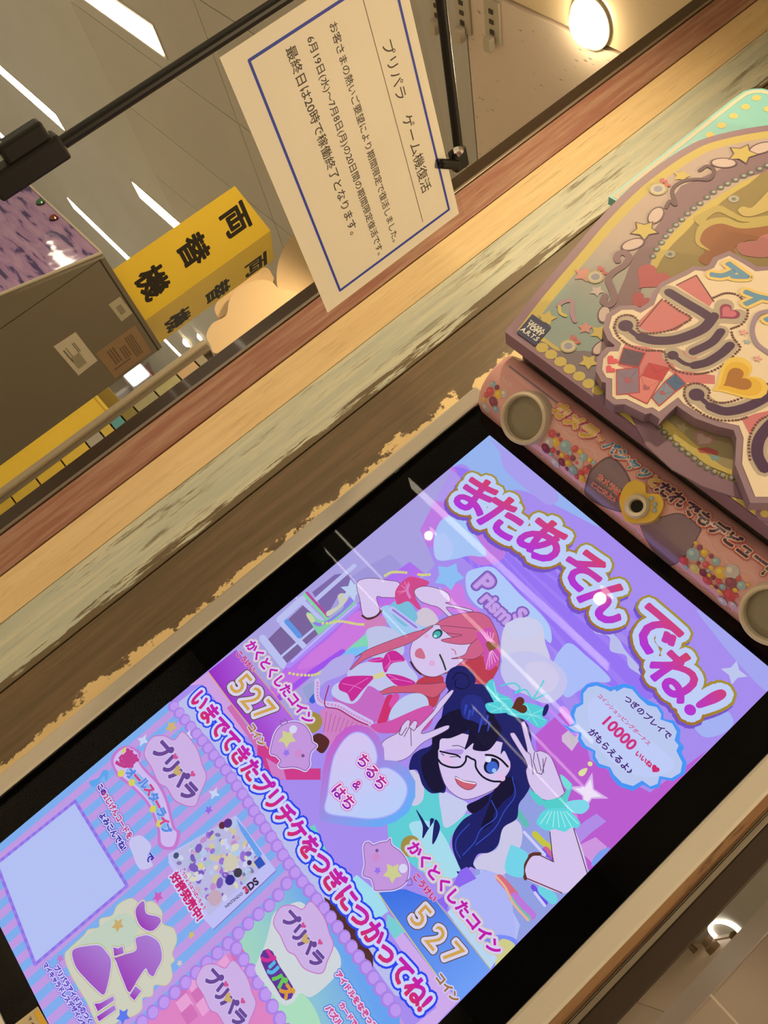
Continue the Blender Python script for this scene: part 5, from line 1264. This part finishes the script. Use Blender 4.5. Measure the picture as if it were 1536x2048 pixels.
# hands
fig(s5([(-60, 640), (60, 560), (90, 510), (130, 465), (155, 470), (150, 510), (185, 470), (212, 480), (208, 520), (330, 400), (380, 320), (470, 235), (485, 250), (420, 340), (372, 400), (240, 565), (430, 505), (455, 520), (420, 550), (250, 640), (150, 740), (60, 780), (-40, 780)]), SKIN)
for q_ in ([(90, 510), (70, 570), (90, 580), (130, 520)], [(150, 515), (110, 590)], [(160, 530), (165, 660)], [(205, 520), (185, 545), (150, 520)]): A.stroke(s5(q_), 1.4, LINE)
fig(s5([(1055, 710), (1010, 500), (1020, 478), (1042, 490), (1105, 690), (1160, 700), (1230, 740), (1280, 850), (1330, 990), (1335, 1030), (1260, 1070), (1170, 1070), (1080, 980), (1045, 860), (1050, 790), (930, 590), (940, 562), (965, 575)]), SKIN)
for q_ in ([(1060, 710), (1080, 730), (1100, 880)], [(1110, 710), (1100, 780), (1130, 870), (1165, 880), (1200, 750)], [(1130, 720), (1160, 850)], [(1175, 760), (1180, 870)]): A.stroke(s5(q_), 1.5, LINE)
fig(s5([(1225, 1290), (1300, 1310), (1410, 1290), (1520, 1640), (1420, 1740), (1350, 1740), (1270, 1580)]), SKIN, 0)
A.stroke(s5([(1410, 1295), (1515, 1640)]), 2, LINE); A.stroke(s5([(1228, 1320), (1250, 1540), (1300, 1700)]), 2, LINE)
fig(s5([(1060, 1500), (1120, 1480), (1260, 1555), (1320, 1680), (1400, 1750), (1300, 1790), (1030, 1670), (1030, 1580)]), SKIN, 0)
A.stroke(s5([(1110, 1480), (1255, 1550)]), 2.2, LINE); A.stroke(s5([(1045, 1675), (1320, 1790)]), 2.4, EM(120, 60, 70))
A.stroke(s5([(1150, 1490), (1090, 1495), (1050, 1540), (1025, 1610), (1040, 1680)]), 7, EM(96, 52, 44), sm=True)
fig(s5([(920, 1440), (960, 1430), (1060, 1490), (1030, 1570), (1015, 1670), (885, 1620)]), EM(116, 212, 234), 0)
CUF = EM(84, 206, 204)
fig(s5([(1180, 1085), (1250, 1070), (1330, 1040), (1380, 950), (1400, 970), (1370, 1060), (1340, 1140), (1210, 1150)]), CUF, 0); fig(s5([(1310, 880), (1390, 950), (1370, 1000), (1330, 960)]), EM(120, 220, 220), 0); fig(s5([(1080, 1000), (1180, 1080), (1150, 1120), (1080, 1040)]), CUF, 0)
fig(s5([(1340, 1110), (1400, 1080), (1500, 1080), (1530, 1130), (1480, 1180), (1400, 1170)]), EM(126, 216, 234), 0)
fig(s5([(1200, 1150), (1360, 1140), (1400, 1180), (1460, 1250), (1440, 1290), (1390, 1290), (1340, 1320), (1270, 1300), (1200, 1310), (1130, 1260), (1140, 1210)]), EM(96, 214, 222), 0)
for k in range(7): A.stroke(s5([(1220 + 22 * k, 1165), (1155 + 48 * k, 1265 + (20 if 1 < k < 6 else -6))]), 1.8, EM(170, 240, 236))
# heart plate
A.poly(s8([(378, 960), (385, 760), (410, 500), (450, 320), (540, 160), (640, 70), (740, 48), (860, 75), (950, 160), (1000, 280), (1005, 385), (1120, 395), (1230, 470), (1300, 590), (1300, 740), (1230, 890), (1110, 980), (950, 1030), (700, 1020), (480, 990)]), G((198, 92, 200), (100, 172, 248), s8([(600, 100)])[0], s8([(1150, 900)])[0]))
hp_ = smooth_closed(s8([(445, 885), (460, 700), (490, 480), (530, 330), (620, 190), (720, 122), (820, 140), (900, 230), (935, 350), (925, 462), (1030, 460), (1140, 520), (1215, 620), (1215, 730), (1150, 850), (1040, 920), (880, 950), (700, 935)]), 6)
A.polyab([SCF.map(p) for p in hp_], G((214, 196, 242), (184, 206, 250), s8([(650, 200)])[0], s8([(1000, 900)])[0]))
A.stroke([tuple(p) for p in hp_], 2.5, EM(164, 170, 250), True)
NT = [(0.16, EM(206, 120, 190)), (0.11, EM(238, 216, 246)), (0.03, ('v', EM(206, 50, 120), EM(120, 40, 190)))]
A.text('ちるち', s8([(800, 392)])[0], s8([(965, 602)])[0], NT); A.text('はち', s8([(572, 690)])[0], s8([(655, 792)])[0], NT); A.ch('&', s8([(742, 625)])[0], 52, 24, NT)
# sign in the cloud
PT = [(0.15, EM(124, 84, 184)), (0.10, EM(150, 110, 204)), (0.045, EM(196, 160, 232))]
A.ch('S', (1040, 1230), 42, 40, PT); A.ch('P', (970, 1168), 42, 52, PT); A.text('rism', (976, 1197), (1010, 1229), PT)
A.poly(s4([(1190, 470), (1240, 430), (1320, 405), (1420, 430), (1460, 500), (1400, 560), (1250, 560)]), EM(204, 206, 238), True)
# ---------- speech bubble
bub = sb([(150, 580), (110, 480), (150, 390), (225, 360), (225, 240), (290, 160), (400, 135), (500, 170), (555, 190), (600, 180), (700, 150), (810, 180), (890, 290), (960, 330), (1080, 390), (1135, 470), (1135, 540), (1250, 560), (1320, 660), (1310, 780), (1360, 850), (1330, 910), (1390, 1020), (1370, 1140), (1240, 1220), (1110, 1200), (1090, 1290), (1000, 1310), (910, 1260), (800, 1330), (650, 1280), (560, 1180), (530, 1090), (420, 1070), (355, 970), (360, 900), (240, 850), (195, 760), (210, 700), (120, 680), (20, 595), (100, 625)])
A.poly(bub, EM(70, 150, 246), False)
bi = sb([(185, 600), (155, 500), (180, 420), (255, 375), (255, 260), (310, 195), (400, 175), (490, 205), (555, 240), (600, 215), (620, 240), (700, 195), (790, 215), (870, 310), (960, 390), (1060, 410), (1110, 490), (1100, 545), (1230, 590), (1280, 680), (1255, 775), (1300, 830), (1275, 890), (1340, 1020), (1320, 1130), (1220, 1190), (1090, 1165), (1070, 1250), (990, 1280), (900, 1215), (800, 1275), (680, 1240), (590, 1150), (550, 1070), (430, 1030), (385, 950), (390, 890), (280, 830), (230, 750), (240, 690), (170, 680), (90, 628)])
A.poly(bi, EM(186, 200, 240), False)
A.poly(sb([(300, 420), (420, 300), (620, 420), (900, 700), (1200, 950), (1240, 1080), (1000, 1180), (700, 1100), (420, 850)]), EM(190, 204, 248), True)
DP = [(0.09, EM(206, 212, 248)), (0.035, EM(70, 44, 130))]; MGT = [(0.02, EM(206, 60, 130))]
A.text('つぎのプレイで', sb([(745, 328)])[0], sb([(1175, 712)])[0], DP); A.text('コインショッピングボーナス', sb([(440, 292)])[0], sb([(962, 800)])[0], MGT)
A.text('10000', sb([(515, 552)])[0], sb([(785, 815)])[0], [(0.03, EM(206, 50, 130))]); A.text('いいね♥', sb([(862, 930)])[0], sb([(1042, 1090)])[0], [(0.05, EM(206, 40, 110))]); A.text('がもらえるよ♪', sb([(360, 695)])[0], sb([(768, 1108)])[0], DP)
# ---------- headline
GOLD, PALE = ('v', EM(166, 150, 60), EM(160, 108, 40)), EM(190, 206, 246)
HL = [(0.205, EM(116, 84, 200)), (0.20, GOLD), (0.15, PALE), (0.035, ('v', EM(212, 66, 84), EM(172, 52, 222)))]
hl = [('ま', sk([(375, 320)])[0], 29, 80), ('た', sk([(655, 530)])[0], 31, 84), ('あ', sk([(1060, 770)])[0], 35, 90), ('そ', sl([(195, 175)])[0], 38, 88), ('ん', sl([(405, 430)])[0], 41, 92), ('で', sl([(790, 690)])[0], 46, 100), ('ね', sl([(1000, 1070)])[0], 49, 98), ('!', sl([(1240, 1300)])[0], 56, 118)]
for li in range(4):
    for t_, p_, an_, sz_ in hl:
        if li == 0: p_ = (p_[0] - 4, p_[1] + 6)
        A.ch(t_, p_, an_, sz_ * 1.13, [HL[li]])
A.star((1468, 1346), 26, EM(190, 200, 238), 4, 0.45, 0.5)
# ---------- counters
def counter(f_, bar_, g0, g1, edges, lab, sub, nums, unit_):
    A.poly(f_(bar_), G(g0, g1, f_([edges[0]])[0], f_([edges[1]])[0]))
    MT = [(0.24, EM(216, 196, 170)), (0.17, EM(212, 206, 246)), (0.045, EM(194, 30, 168))]
    A.text('かくとくしたコイン', f_([lab[0]])[0], f_([lab[1]])[0], MT); A.text('こうけい', f_([sub[0]])[0], f_([sub[1]])[0], [(0.13, EM(212, 150, 200)), (0.03, EM(190, 50, 120))])
    for t_, p_ in zip('527', nums[:3]): A.ch(t_, f_([p_])[0], 50, nums[3], [(0.12, EM(98, 76, 70)), (0.09, EM(216, 208, 234)), (0.0, ('v', EM(206, 160, 66), EM(212, 166, 84)))])
    A.text('コイン', f_([unit_[0]])[0], f_([unit_[1]])[0], [(0.16, EM(212, 206, 240)), (0.05, EM(160, 116, 76))])
A.poly(s6([(0, 570), (190, 430), (430, 770), (560, 960), (600, 1100), (420, 1000), (250, 700), (130, 560)]), EM(206, 160, 226)); A.poly(s6([(380, 800), (430, 760), (640, 1060), (800, 1210), (700, 1260), (600, 1100)]), EM(206, 110, 180))
A.poly(s6([(700, 1150), (820, 1200), (1000, 1420), (1340, 1420), (1340, 1536), (850, 1536), (690, 1290)]), EM(206, 60, 140)); A.poly(s6([(780, 1310), (960, 1420), (990, 1540), (850, 1520)]), EM(206, 124, 196))
A.poly(s6([(1250, 1110), (1330, 1060), (1430, 1140), (1370, 1260), (1300, 1230)]), EM(86, 40, 40), True)
A.disc(s6([(1250, 950)])[0], 21, EM(160, 140, 70), 24)
counter(s6, [(188, 432), (475, 205), (660, 420), (860, 660), (1065, 915), (960, 990), (860, 1100), (820, 1215), (600, 970)], (152, 44, 196), (176, 104, 224), ((560, 960), (900, 760)), ((640, 172), (1212, 905)), ((512, 250), (640, 398)), ((525, 555), (640, 700), (762, 832), 60), ((640, 1005), (738, 1150)))
A.stroke(s6([(655, 415), (860, 660), (1065, 915)]), 1.8, EM(214, 160, 110)); A.stroke(s6([(188, 432), (430, 760), (800, 1215)]), 2.2, EM(214, 166, 130))
A.poly(s9([(-60, 560), (60, 470), (240, 620), (330, 780), (220, 860), (80, 740)]), EM(160, 220, 240)); A.poly(s9([(320, 800), (400, 860), (470, 960), (380, 1020), (310, 900)]), EM(120, 206, 214))
A.poly(s9([(380, 1020), (450, 960), (740, 1330), (930, 1540), (740, 1741), (560, 1741), (740, 1600), (640, 1400)]), EM(206, 170, 236)); A.poly(s9([(740, 690), (880, 600), (1080, 500), (1000, 400), (940, 430), (850, 620), (830, 780)]), EM(140, 104, 240))
A.disc(s9([(520, 225)])[0], 21, EM(160, 142, 74), 24)
A.poly(s9([(830, 790), (900, 720), (1130, 1010), (1260, 1180), (1200, 1270)]), EM(186, 214, 240))
counter(s9, [(245, 625), (330, 600), (470, 590), (735, 690), (1200, 1275), (945, 1530), (740, 1325), (350, 780)], (60, 112, 228), (112, 160, 246), ((560, 1000), (980, 1200)), ((560, 252), (1232, 1085)), ((572, 490), (708, 660)), ((606, 820), (735, 1005), (882, 1142), 68), ((775, 1355), (892, 1510)))
A.stroke(s9([(735, 690), (1200, 1275)]), 1.8, EM(190, 180, 120)); A.stroke(s9([(245, 625), (350, 780), (740, 1325)]), 2.2, EM(206, 200, 110))
# piggy banks (plain)
PG, PGL = EM(196, 150, 222), EM(140, 96, 170)
def pig(f_, out, stars, eye, cheek, tail):
    A.stroke(f_(out), 6, EM(214, 206, 246), True, True); fig(f_(out), PG, 1.6, PGL)
    for x_, y_, r_, c_ in stars:
        (A.star if c_ != 'd' else A.disc)(f_([(x_, y_)])[0], r_, EM(*{'y': (206, 206, 146), 'v': (150, 116, 236), 'd': (214, 214, 246)}[c_]), *((5, 0.55, 0.2) if c_ != 'd' else (16,)))
    A.disc(f_([cheek])[0], 8, EM(206, 140, 206), 14); A.disc(f_([eye])[0], 3.4, EM(116, 80, 150), 12); A.stroke(f_(tail), 2, PGL, sm=True)
pig(s6, [(830, 1265), (840, 1180), (880, 1050), (960, 970), (1080, 945), (1180, 985), (1240, 1080), (1255, 1150), (1300, 1190), (1245, 1250), (1225, 1330), (1230, 1380), (1190, 1440), (1130, 1420), (1060, 1405), (940, 1412), (910, 1380), (935, 1345), (890, 1290)], [(1000, 1110, 19, 'y'), (1060, 1020, 8, 'd'), (990, 1260, 8, 'v')], (1160, 1290), (1115, 1270), [(960, 930), (930, 935), (940, 975), (1000, 950), (975, 910)])
pig(s9, [(120, 225), (160, 190), (200, 215), (260, 195), (320, 185), (345, 162), (358, 215), (440, 280), (495, 370), (500, 460), (470, 540), (390, 590), (300, 600), (215, 600), (205, 560), (180, 500), (115, 470), (130, 380)], [(365, 450, 21, 'y'), (455, 415, 9, 'd'), (237, 432, 8, 'v')], (232, 262), (225, 320), [(480, 530), (520, 500), (530, 550), (490, 560)])
# ---------- lower panels: stripes, cards, beads
ch1 = [(348, 1413), (390, 1464), (453, 1542), (520, 1640), (586, 1741), (648, 1817), (737, 1942), (790, 2020)]
ab1 = np.array([SCF.map(p) for p in ch1]); 
def ztop(x): return float(np.interp(x, ab1[:, 0], ab1[:, 1]))
nst = 50
for k in range(nst):
    x0_, x1_ = SW * k / nst, SW * (k + 1) / nst
    col = EM(190, 152, 226) if k % 2 else EM(124, 172, 238)
    A.polyab([(x0_, -SH), (x1_, -SH), (x1_, max(ztop(x1_), -SH + 1e-4)), (x0_, max(ztop(x0_), -SH + 1e-4))], col)
A.poly([(400, 1372), (352, 1410), (420, 1480), (500, 1590), (590, 1725), (700, 1865), (790, 1990), (850, 2010), (760, 1860), (640, 1720), (520, 1560)], EM(186, 190, 236))
A.poly(s9([(-300, 40), (-60, 560), (-80, 700), (-300, 400), (-460, 120)]), EM(110, 206, 200)); A.poly(Z(400, 1780, 4.267, [(1060, 60), (1130, 100), (1330, 330), (1480, 560), (1480, 660), (1300, 450), (1100, 180)]), EM(80, 44, 42))
ch2 = [(590, 1745), (547, 1804), (508, 1836), (463, 1881), (414, 1925), (351, 1984), (299, 2031), (262, 2064)]
ch3 = [(473, 1897), (496, 1932), (529, 1986), (552, 2024), (575, 2062)]
A.poly([(590, 1745), (648, 1817), (737, 1942), (800, 2035), (800, 2100), (600, 2100), (552, 2024), (473, 1897), (508, 1836)], G((100, 160, 240), (160, 214, 190), (650, 1850), (510, 1920)))
A.poly([(520, 1990), (600, 1985), (640, 2040), (640, 2100), (590, 2100)], EM(170, 220, 190), True)
A.poly([(473, 1897), (552, 2024), (600, 2100), (220, 2100), (351, 1984)], EM(220, 130, 196))
for k in range(14):
    A.polyab([SCF.map((360 + 30 * (k % 5) + 10 * (k // 5), 1985 + 22 * (k // 5) - 18 * (k % 5) + 0)) + np.array(o_) * 0.006 for o_ in ((-1, -1), (1, -1), (1, 1), (-1, 1))], EM(230, 160, 214) if k % 2 else EM(208, 112, 184))
def beadrow(ch, n_):
    P = np.array([SCF.map(p) for p in ch]); L = np.concatenate([[0], np.cumsum(np.hypot(*np.diff(P, axis=0).T))])
    for d in np.linspace(0, L[-1], n_):
        c_ = np.array([np.interp(d, L, P[:, 0]), np.interp(d, L, P[:, 1])]); an = np.arange(14) * 2 * math.pi / 14; ring = np.stack([np.cos(an), np.sin(an)], 1)
        A.polyab(c_ + ring * 0.0062, EM(168, 128, 228)); A.polyab(c_ + np.array([0.0006, 0.0006]) + ring * 0.0047, EM(190, 152, 240))
beadrow(ch1, 36); beadrow(ch2, 17); beadrow(ch3, 8)
# code card: blank white card with lilac frame
q1 = [(152, 1603), (-5, 1728), (72, 1929), (256, 1772)]
A.poly(q1, EM(178, 192, 244)); A.stroke(q1, 6, EM(146, 116, 232), True)
Pq = np.array([SCF.map(p) for p in q1])
for k in range(4):
    for t in np.linspace(0, 1, 26): A.disc((q1[k][0] * (1 - t) + q1[(k + 1) % 4][0] * t, q1[k][1] * (1 - t) + q1[(k + 1) % 4][1] * t), 3.6, EM(142, 110, 230) if int(t * 25) % 2 else EM(152, 128, 236), 8)
sd = lambda pts: Z(180, 1440, 5.486, pts)
A.star(sd([(900, 80)])[0], 13, EM(206, 176, 120), 5, 0.52, 0.3); A.star(sd([(1310, 990)])[0], 9, EM(140, 106, 226), 5, 0.52, 0.3)
for x_, y_ in ((590, 230), (1075, 180), (1370, 810)): A.star(sd([(x_, y_)])[0], 13, EM(196, 212, 244), 4, 0.42, 0.5)
A.poly(sd([(0, 680), (100, 640), (150, 560), (210, 570), (190, 680), (160, 620), (100, 700), (40, 740)]), EM(92, 164, 236), True)
BBW = [(0.26, EM(92, 70, 190)), (0.19, EM(206, 206, 246))]
def tinyline(t, a, b, col): A.text(t, a, b, BBW + [(0.045, col)])
tinyline('この2じげんコードを', sd([(125, 738)])[0], sd([(440, 1268)])[0], EM(196, 60, 130)); tinyline('よみこんでね!', sd([(150, 1055)])[0], sd([(385, 1415)])[0], EM(64, 40, 170))
A.text('この', sd([(125, 738)])[0], sd([(155, 790)])[0], [(0.05, EM(64, 40, 170))])
A.poly(sd([(440, 1330), (560, 1270), (680, 1380), (640, 1500), (700, 1600), (560, 1640), (480, 1480)]), EM(196, 196, 240), True); A.ch('で', (301, 1716), 58, 17, [(0.1, EM(206, 206, 246)), (0.05, EM(64, 40, 170))])
# emblem of the game
def emblem(c, s_, f_=None):
    """small title emblem: crown-shaped plate with the four-letter title"""
    cx_, cy_ = c
    def E2(pts): return [(cx_ + x * s_, cy_ + y * s_) for x, y in pts]
    o_ = E2([(-44, -66), (-20, -70), (0, -62), (16, -78), (34, -60), (46, -40), (54, -14), (62, 10), (50, 42), (38, 66), (4, 56), (-14, 30), (-30, 20), (-44, -10), (-58, -36)])
    A.stroke(o_, 4 * s_, EM(196, 120, 196), True, True); A.poly(o_, EM(204, 176, 230), True)
    for t_, x, y in (('プ', -22, -42), ('リ', -8, -14), ('パ', 10, 8), ('ラ', 28, 38)):
        A.ch(t_, (cx_ + x * s_, cy_ + y * s_), 48, 34 * s_, [(0.12, EM(206, 190, 236)), (0.06, EM(104, 70, 150))])
    A.heart((cx_ + 2 * s_, cy_ - 30 * s_), 6 * s_, EM(206, 80, 150)); A.heart((cx_ + 36 * s_, cy_ + 4 * s_), 6 * s_, EM(206, 80, 150)); A.heart((cx_ + 6 * s_, cy_ - 2 * s_), 10 * s_, EM(200, 170, 110), -0.3)
A.poly(sd([(240, 420), (330, 310), (440, 290), (560, 350), (560, 460), (640, 560), (780, 700), (870, 900), (940, 1170), (1000, 1230), (960, 1400), (860, 1430), (760, 1380), (740, 1180), (640, 940), (480, 760), (350, 660), (270, 560)]), EM(196, 120, 206), True)
A.poly(sd([(270, 440), (340, 340), (440, 320), (530, 370), (540, 470), (620, 580), (750, 720), (840, 910), (910, 1180), (960, 1240), (930, 1370), (860, 1395), (790, 1350), (770, 1180), (670, 930), (500, 740), (370, 630), (300, 550)]), EM(206, 186, 240), True)
A.poly(sd([(420, 540), (560, 610), (700, 780), (790, 960), (850, 1180), (790, 1200), (700, 940), (560, 760), (430, 640)]), EM(124, 180, 236), True)
emblem((350, 1545), 1.02)
for x_, y_, c_ in ((395, 345, (214, 206, 90)), (350, 590, (214, 206, 90)), (470, 690, (214, 206, 90)), (700, 980, (214, 206, 90)), (770, 1140, (214, 206, 90))): A.disc(sd([(x_, y_)])[0], 7, EM(*c_), 10)
A.ch('夢', sd([(420, 450)])[0], 46, 36, [(0.09, EM(206, 190, 240)), (0.05, EM(190, 60, 140))])
for i_, (t_, (x_, y_)) in enumerate(zip('オールスターライブ', [(460, 590), (530, 640), (600, 700), (660, 770), (710, 850), (755, 930), (790, 1020), (820, 1110), (850, 1200)])):
    A.ch(t_, sd([(x_, y_)])[0], 46 + 3 * i_, 20, [(0.10, EM(206, 206, 246)), (0.07, EM(206, 70, 140) if i_ % 2 else EM(90, 140, 226))])
# boxed game card
sg_ = lambda pts: Z(340, 1640, 6.98, pts)
A.poly(sg_([(-10, 480), (930, -60), (1490, 710), (620, 1530), (480, 1380), (-10, 600)]), EM(190, 190, 246)); A.stroke(sg_([(1490, 710), (620, 1530)]), 2, EM(130, 110, 200))
A.poly(sg_([(10, 500), (560, 150), (880, -40), (1370, 600), (560, 1330), (300, 980)]), EM(186, 184, 226))
rnd = random.Random(11)
pal = [(150, 110, 214), (206, 206, 240), (176, 200, 234), (206, 196, 160), (120, 90, 190), (190, 140, 206), (170, 190, 210), (130, 120, 180), (200, 170, 196), (214, 214, 190)]
for k in range(150):
    u, v = rnd.random(), rnd.random()
    base_ = np.array([10, 500]) * (1 - u) * (1 - v) + np.array([880, -40]) * u * (1 - v) + np.array([1370, 600]) * u * v + np.array([560, 1330]) * (1 - u) * v
    p_ = sg_([tuple(base_ * 0.93 + np.array([45, 45]))])[0]
    c_ = pal[rnd.randrange(len(pal))]
    A.disc(p_, rnd.uniform(3, 8), EM(*c_), 7, rnd.uniform(0.5, 1.8), rnd.uniform(0, 3))
for x_, y_, r_, c_ in ((740, 80, 7, (90, 40, 60)), (820, 50, 9, (80, 44, 130)), (850, 840, 10, (50, 40, 140)), (960, 740, 9, (60, 56, 70)), (1120, 600, 5, (60, 40, 100)), (860, 600, 16, (206, 200, 180)), (440, 640, 6, (214, 206, 130)), (640, 1090, 15, (196, 166, 186)), (100, 500, 6, (60, 80, 120))): A.disc(sg_([(x_, y_)])[0], r_, EM(*c_), 14)
A.poly(sg_([(930, -20), (1080, 160), (1300, 480), (1240, 540), (1000, 160)]), EM(100, 160, 236)); A.poly(sg_([(1180, 590), (1270, 510), (1345, 620), (1250, 690)]), EM(40, 80, 190))
A.text('NINTENDO', sg_([(800, 1205)])[0], sg_([(1005, 1035)])[0], [(0.02, EM(60, 50, 80))]); A.text('3DS', sg_([(1070, 975)])[0], sg_([(1205, 858)])[0], [(0.05, EM(60, 40, 70))]); A.ch('3', sg_([(1070, 975)])[0], -40, 16, [(0.06, EM(214, 60, 90))])
A.text('こうひょうはつばいちゅう', sg_([(175, 705)])[0], sg_([(490, 1225)])[0], [(0.2, EM(206, 206, 246)), (0.04, EM(196, 50, 120))])
A.text('好評発売中!', sg_([(95, 810)])[0], sg_([(435, 1370)])[0], [(0.2, EM(206, 206, 246)), (0.05, EM(200, 30, 110))])
# dress parade
se = lambda pts: Z(100, 1780, 4.267, pts)
cl_ = se([(180, 500), (300, 390), (340, 340), (430, 320), (440, 250), (540, 220), (590, 130), (700, 75), (780, 120), (880, 100), (960, 180), (970, 290), (1060, 330), (1090, 430), (1050, 540), (1070, 600), (1040, 640), (1050, 740), (1000, 810), (900, 810), (880, 900), (800, 920), (790, 1020), (700, 1080), (640, 1060), (560, 1143), (420, 1143), (330, 960), (180, 700), (140, 560)])
A.poly(cl_, EM(206, 206, 190), True); A.poly(se([(250, 480), (450, 300), (640, 200), (760, 300), (700, 470), (560, 500)]), EM(190, 206, 190), True); A.stroke(cl_, 1.6, EM(206, 200, 150), True, True)
def sticker(q_, g0=(170, 130, 214), g1=(152, 40, 178), sm=True):
    P = se(q_); A.stroke(P, 7, EM(190, 180, 90), True, sm); A.stroke(P, 4.4, EM(206, 206, 240), True, sm)
    A.poly(P, G(g0, g1, (max(p[0] for p in P), min(p[1] for p in P)), (min(p[0] for p in P) + 8, max(p[1] for p in P))), sm)
sticker([(200, 540), (230, 500), (320, 480), (430, 475), (490, 530), (530, 600), (520, 720), (490, 850), (470, 890), (430, 870), (300, 740), (230, 650)])
sticker([(740, 420), (790, 395), (850, 390), (930, 440), (960, 520), (960, 600), (920, 680), (890, 735), (850, 710), (825, 670), (760, 760), (690, 870), (640, 780), (580, 620), (570, 570), (740, 520)])
sticker([(550, 490), (590, 500), (630, 480), (640, 540), (560, 565)], sm=False); sticker([(690, 900), (740, 820), (790, 860), (730, 940)], sm=False)
sticker([(740, 180), (780, 110), (815, 105), (830, 200), (930, 230), (955, 270), (900, 340), (840, 345), (770, 290)]); sticker([(390, 970), (440, 965), (550, 905), (560, 940), (420, 1035)], sm=False); sticker([(410, 1080), (560, 980), (575, 1020), (430, 1120)], sm=False)
for x_, y_, r_, c_ in ((930, 60, 12, (206, 90, 190)), (590, 300, 14, (200, 170, 110)), (1215, 385, 8, (200, 190, 110)), (1115, 625, 7, (214, 196, 196)), (100, 585, 9, (190, 120, 206)), (635, 1075, 16, (90, 120, 236))): A.star(se([(x_, y_)])[0], r_, EM(*c_), 5, 0.52, 0.3)
LL = [(0.30, EM(130, 90, 220)), (0.22, EM(200, 200, 246)), (0.05, EM(96, 60, 190))]
A.text('プリパラアイドルのつく', se([(75, 672)])[0], se([(350, 1115)])[0], LL); A.text('マイキャラドレスデザインが', Z(0, 1780, 6.4, [(605, 965)])[0], Z(0, 1780, 6.4, [(1090, 1720)])[0], LL)
# right cards
A.poly(Z(400, 1780, 4.267, [(500, 600), (560, 470), (600, 330), (640, 200), (760, 130), (880, 110), (980, 260), (960, 400), (1140, 470), (1210, 620), (1140, 760), (960, 910), (860, 880), (800, 960), (700, 970), (560, 800), (480, 690)]), EM(206, 214, 220), True)
emblem(Z(400, 1780, 4.267, [(880, 430)])[0], 0.98); emblem((452, 1998), 0.98)
sf = lambda pts: Z(400, 1780, 4.267, pts)
A.stroke(sf([(580, 570), (630, 680), (690, 770), (750, 870)]), 30, EM(96, 50, 150), sm=True)
for t_, p_, c_ in (('プ', (590, 580), (206, 50, 150)), ('リ', (625, 672), (84, 180, 226)), ('パ', (690, 765), (104, 196, 90)), ('ズ', (752, 860), (214, 150, 60))): A.ch(t_, sf([p_])[0], 55, 27, [(0.09, EM(*c_))])
KT = [(0.34, EM(70, 120, 220)), (0.22, EM(220, 206, 240)), (0.06, EM(206, 80, 150))]
A.text('アイドルをなぞって', sf([(1195, 725)])[0], sf([(1490, 1160)])[0], KT); A.text('カードで', sf([(1222, 985)])[0], sf([(1320, 1130)])[0], KT); A.text('パズル', sf([(1110, 1020)])[0], sf([(1190, 1130)])[0], KT)
# headline over the panels
ML = [(0.29, EM(40, 70, 236)), (0.19, EM(204, 212, 248)), (0.05, ('v', EM(186, 24, 190), EM(212, 44, 84)))]
for l_ in ML: A.text('いまでてきたプリチケをつぎにつかってね!', (402, 1402), (852, 2006), [l_], sy=1.12)
A.build('screen_picture', SCREEN, MC)
# price card stuck on the lower corner of the glass
GS_ = Flat((0, -0.0062, ZTOP), (1, 0, 0))
cardp = [(76, 2013), (20, 2056), (78, 2170), (140, 2125)]
pc = plate('price_card', GS_, cardp, 0.0006, pmat('card_paper', PR(168, 140, 96), 0.5), MC, front=0.0008)
A = Art(GS_, 0.0010)
A.poly([(78, 2019), (69, 2026), (128, 2128), (137, 2120)], PR(186, 136, 30)); A.ch('マ', (61, 2038), 62, 8, [(0.05, PR(80, 66, 50))]); A.ch('イ', (66, 2047), 62, 8, [(0.05, PR(80, 66, 50))])
A.build('card_print', PRINT, pc)
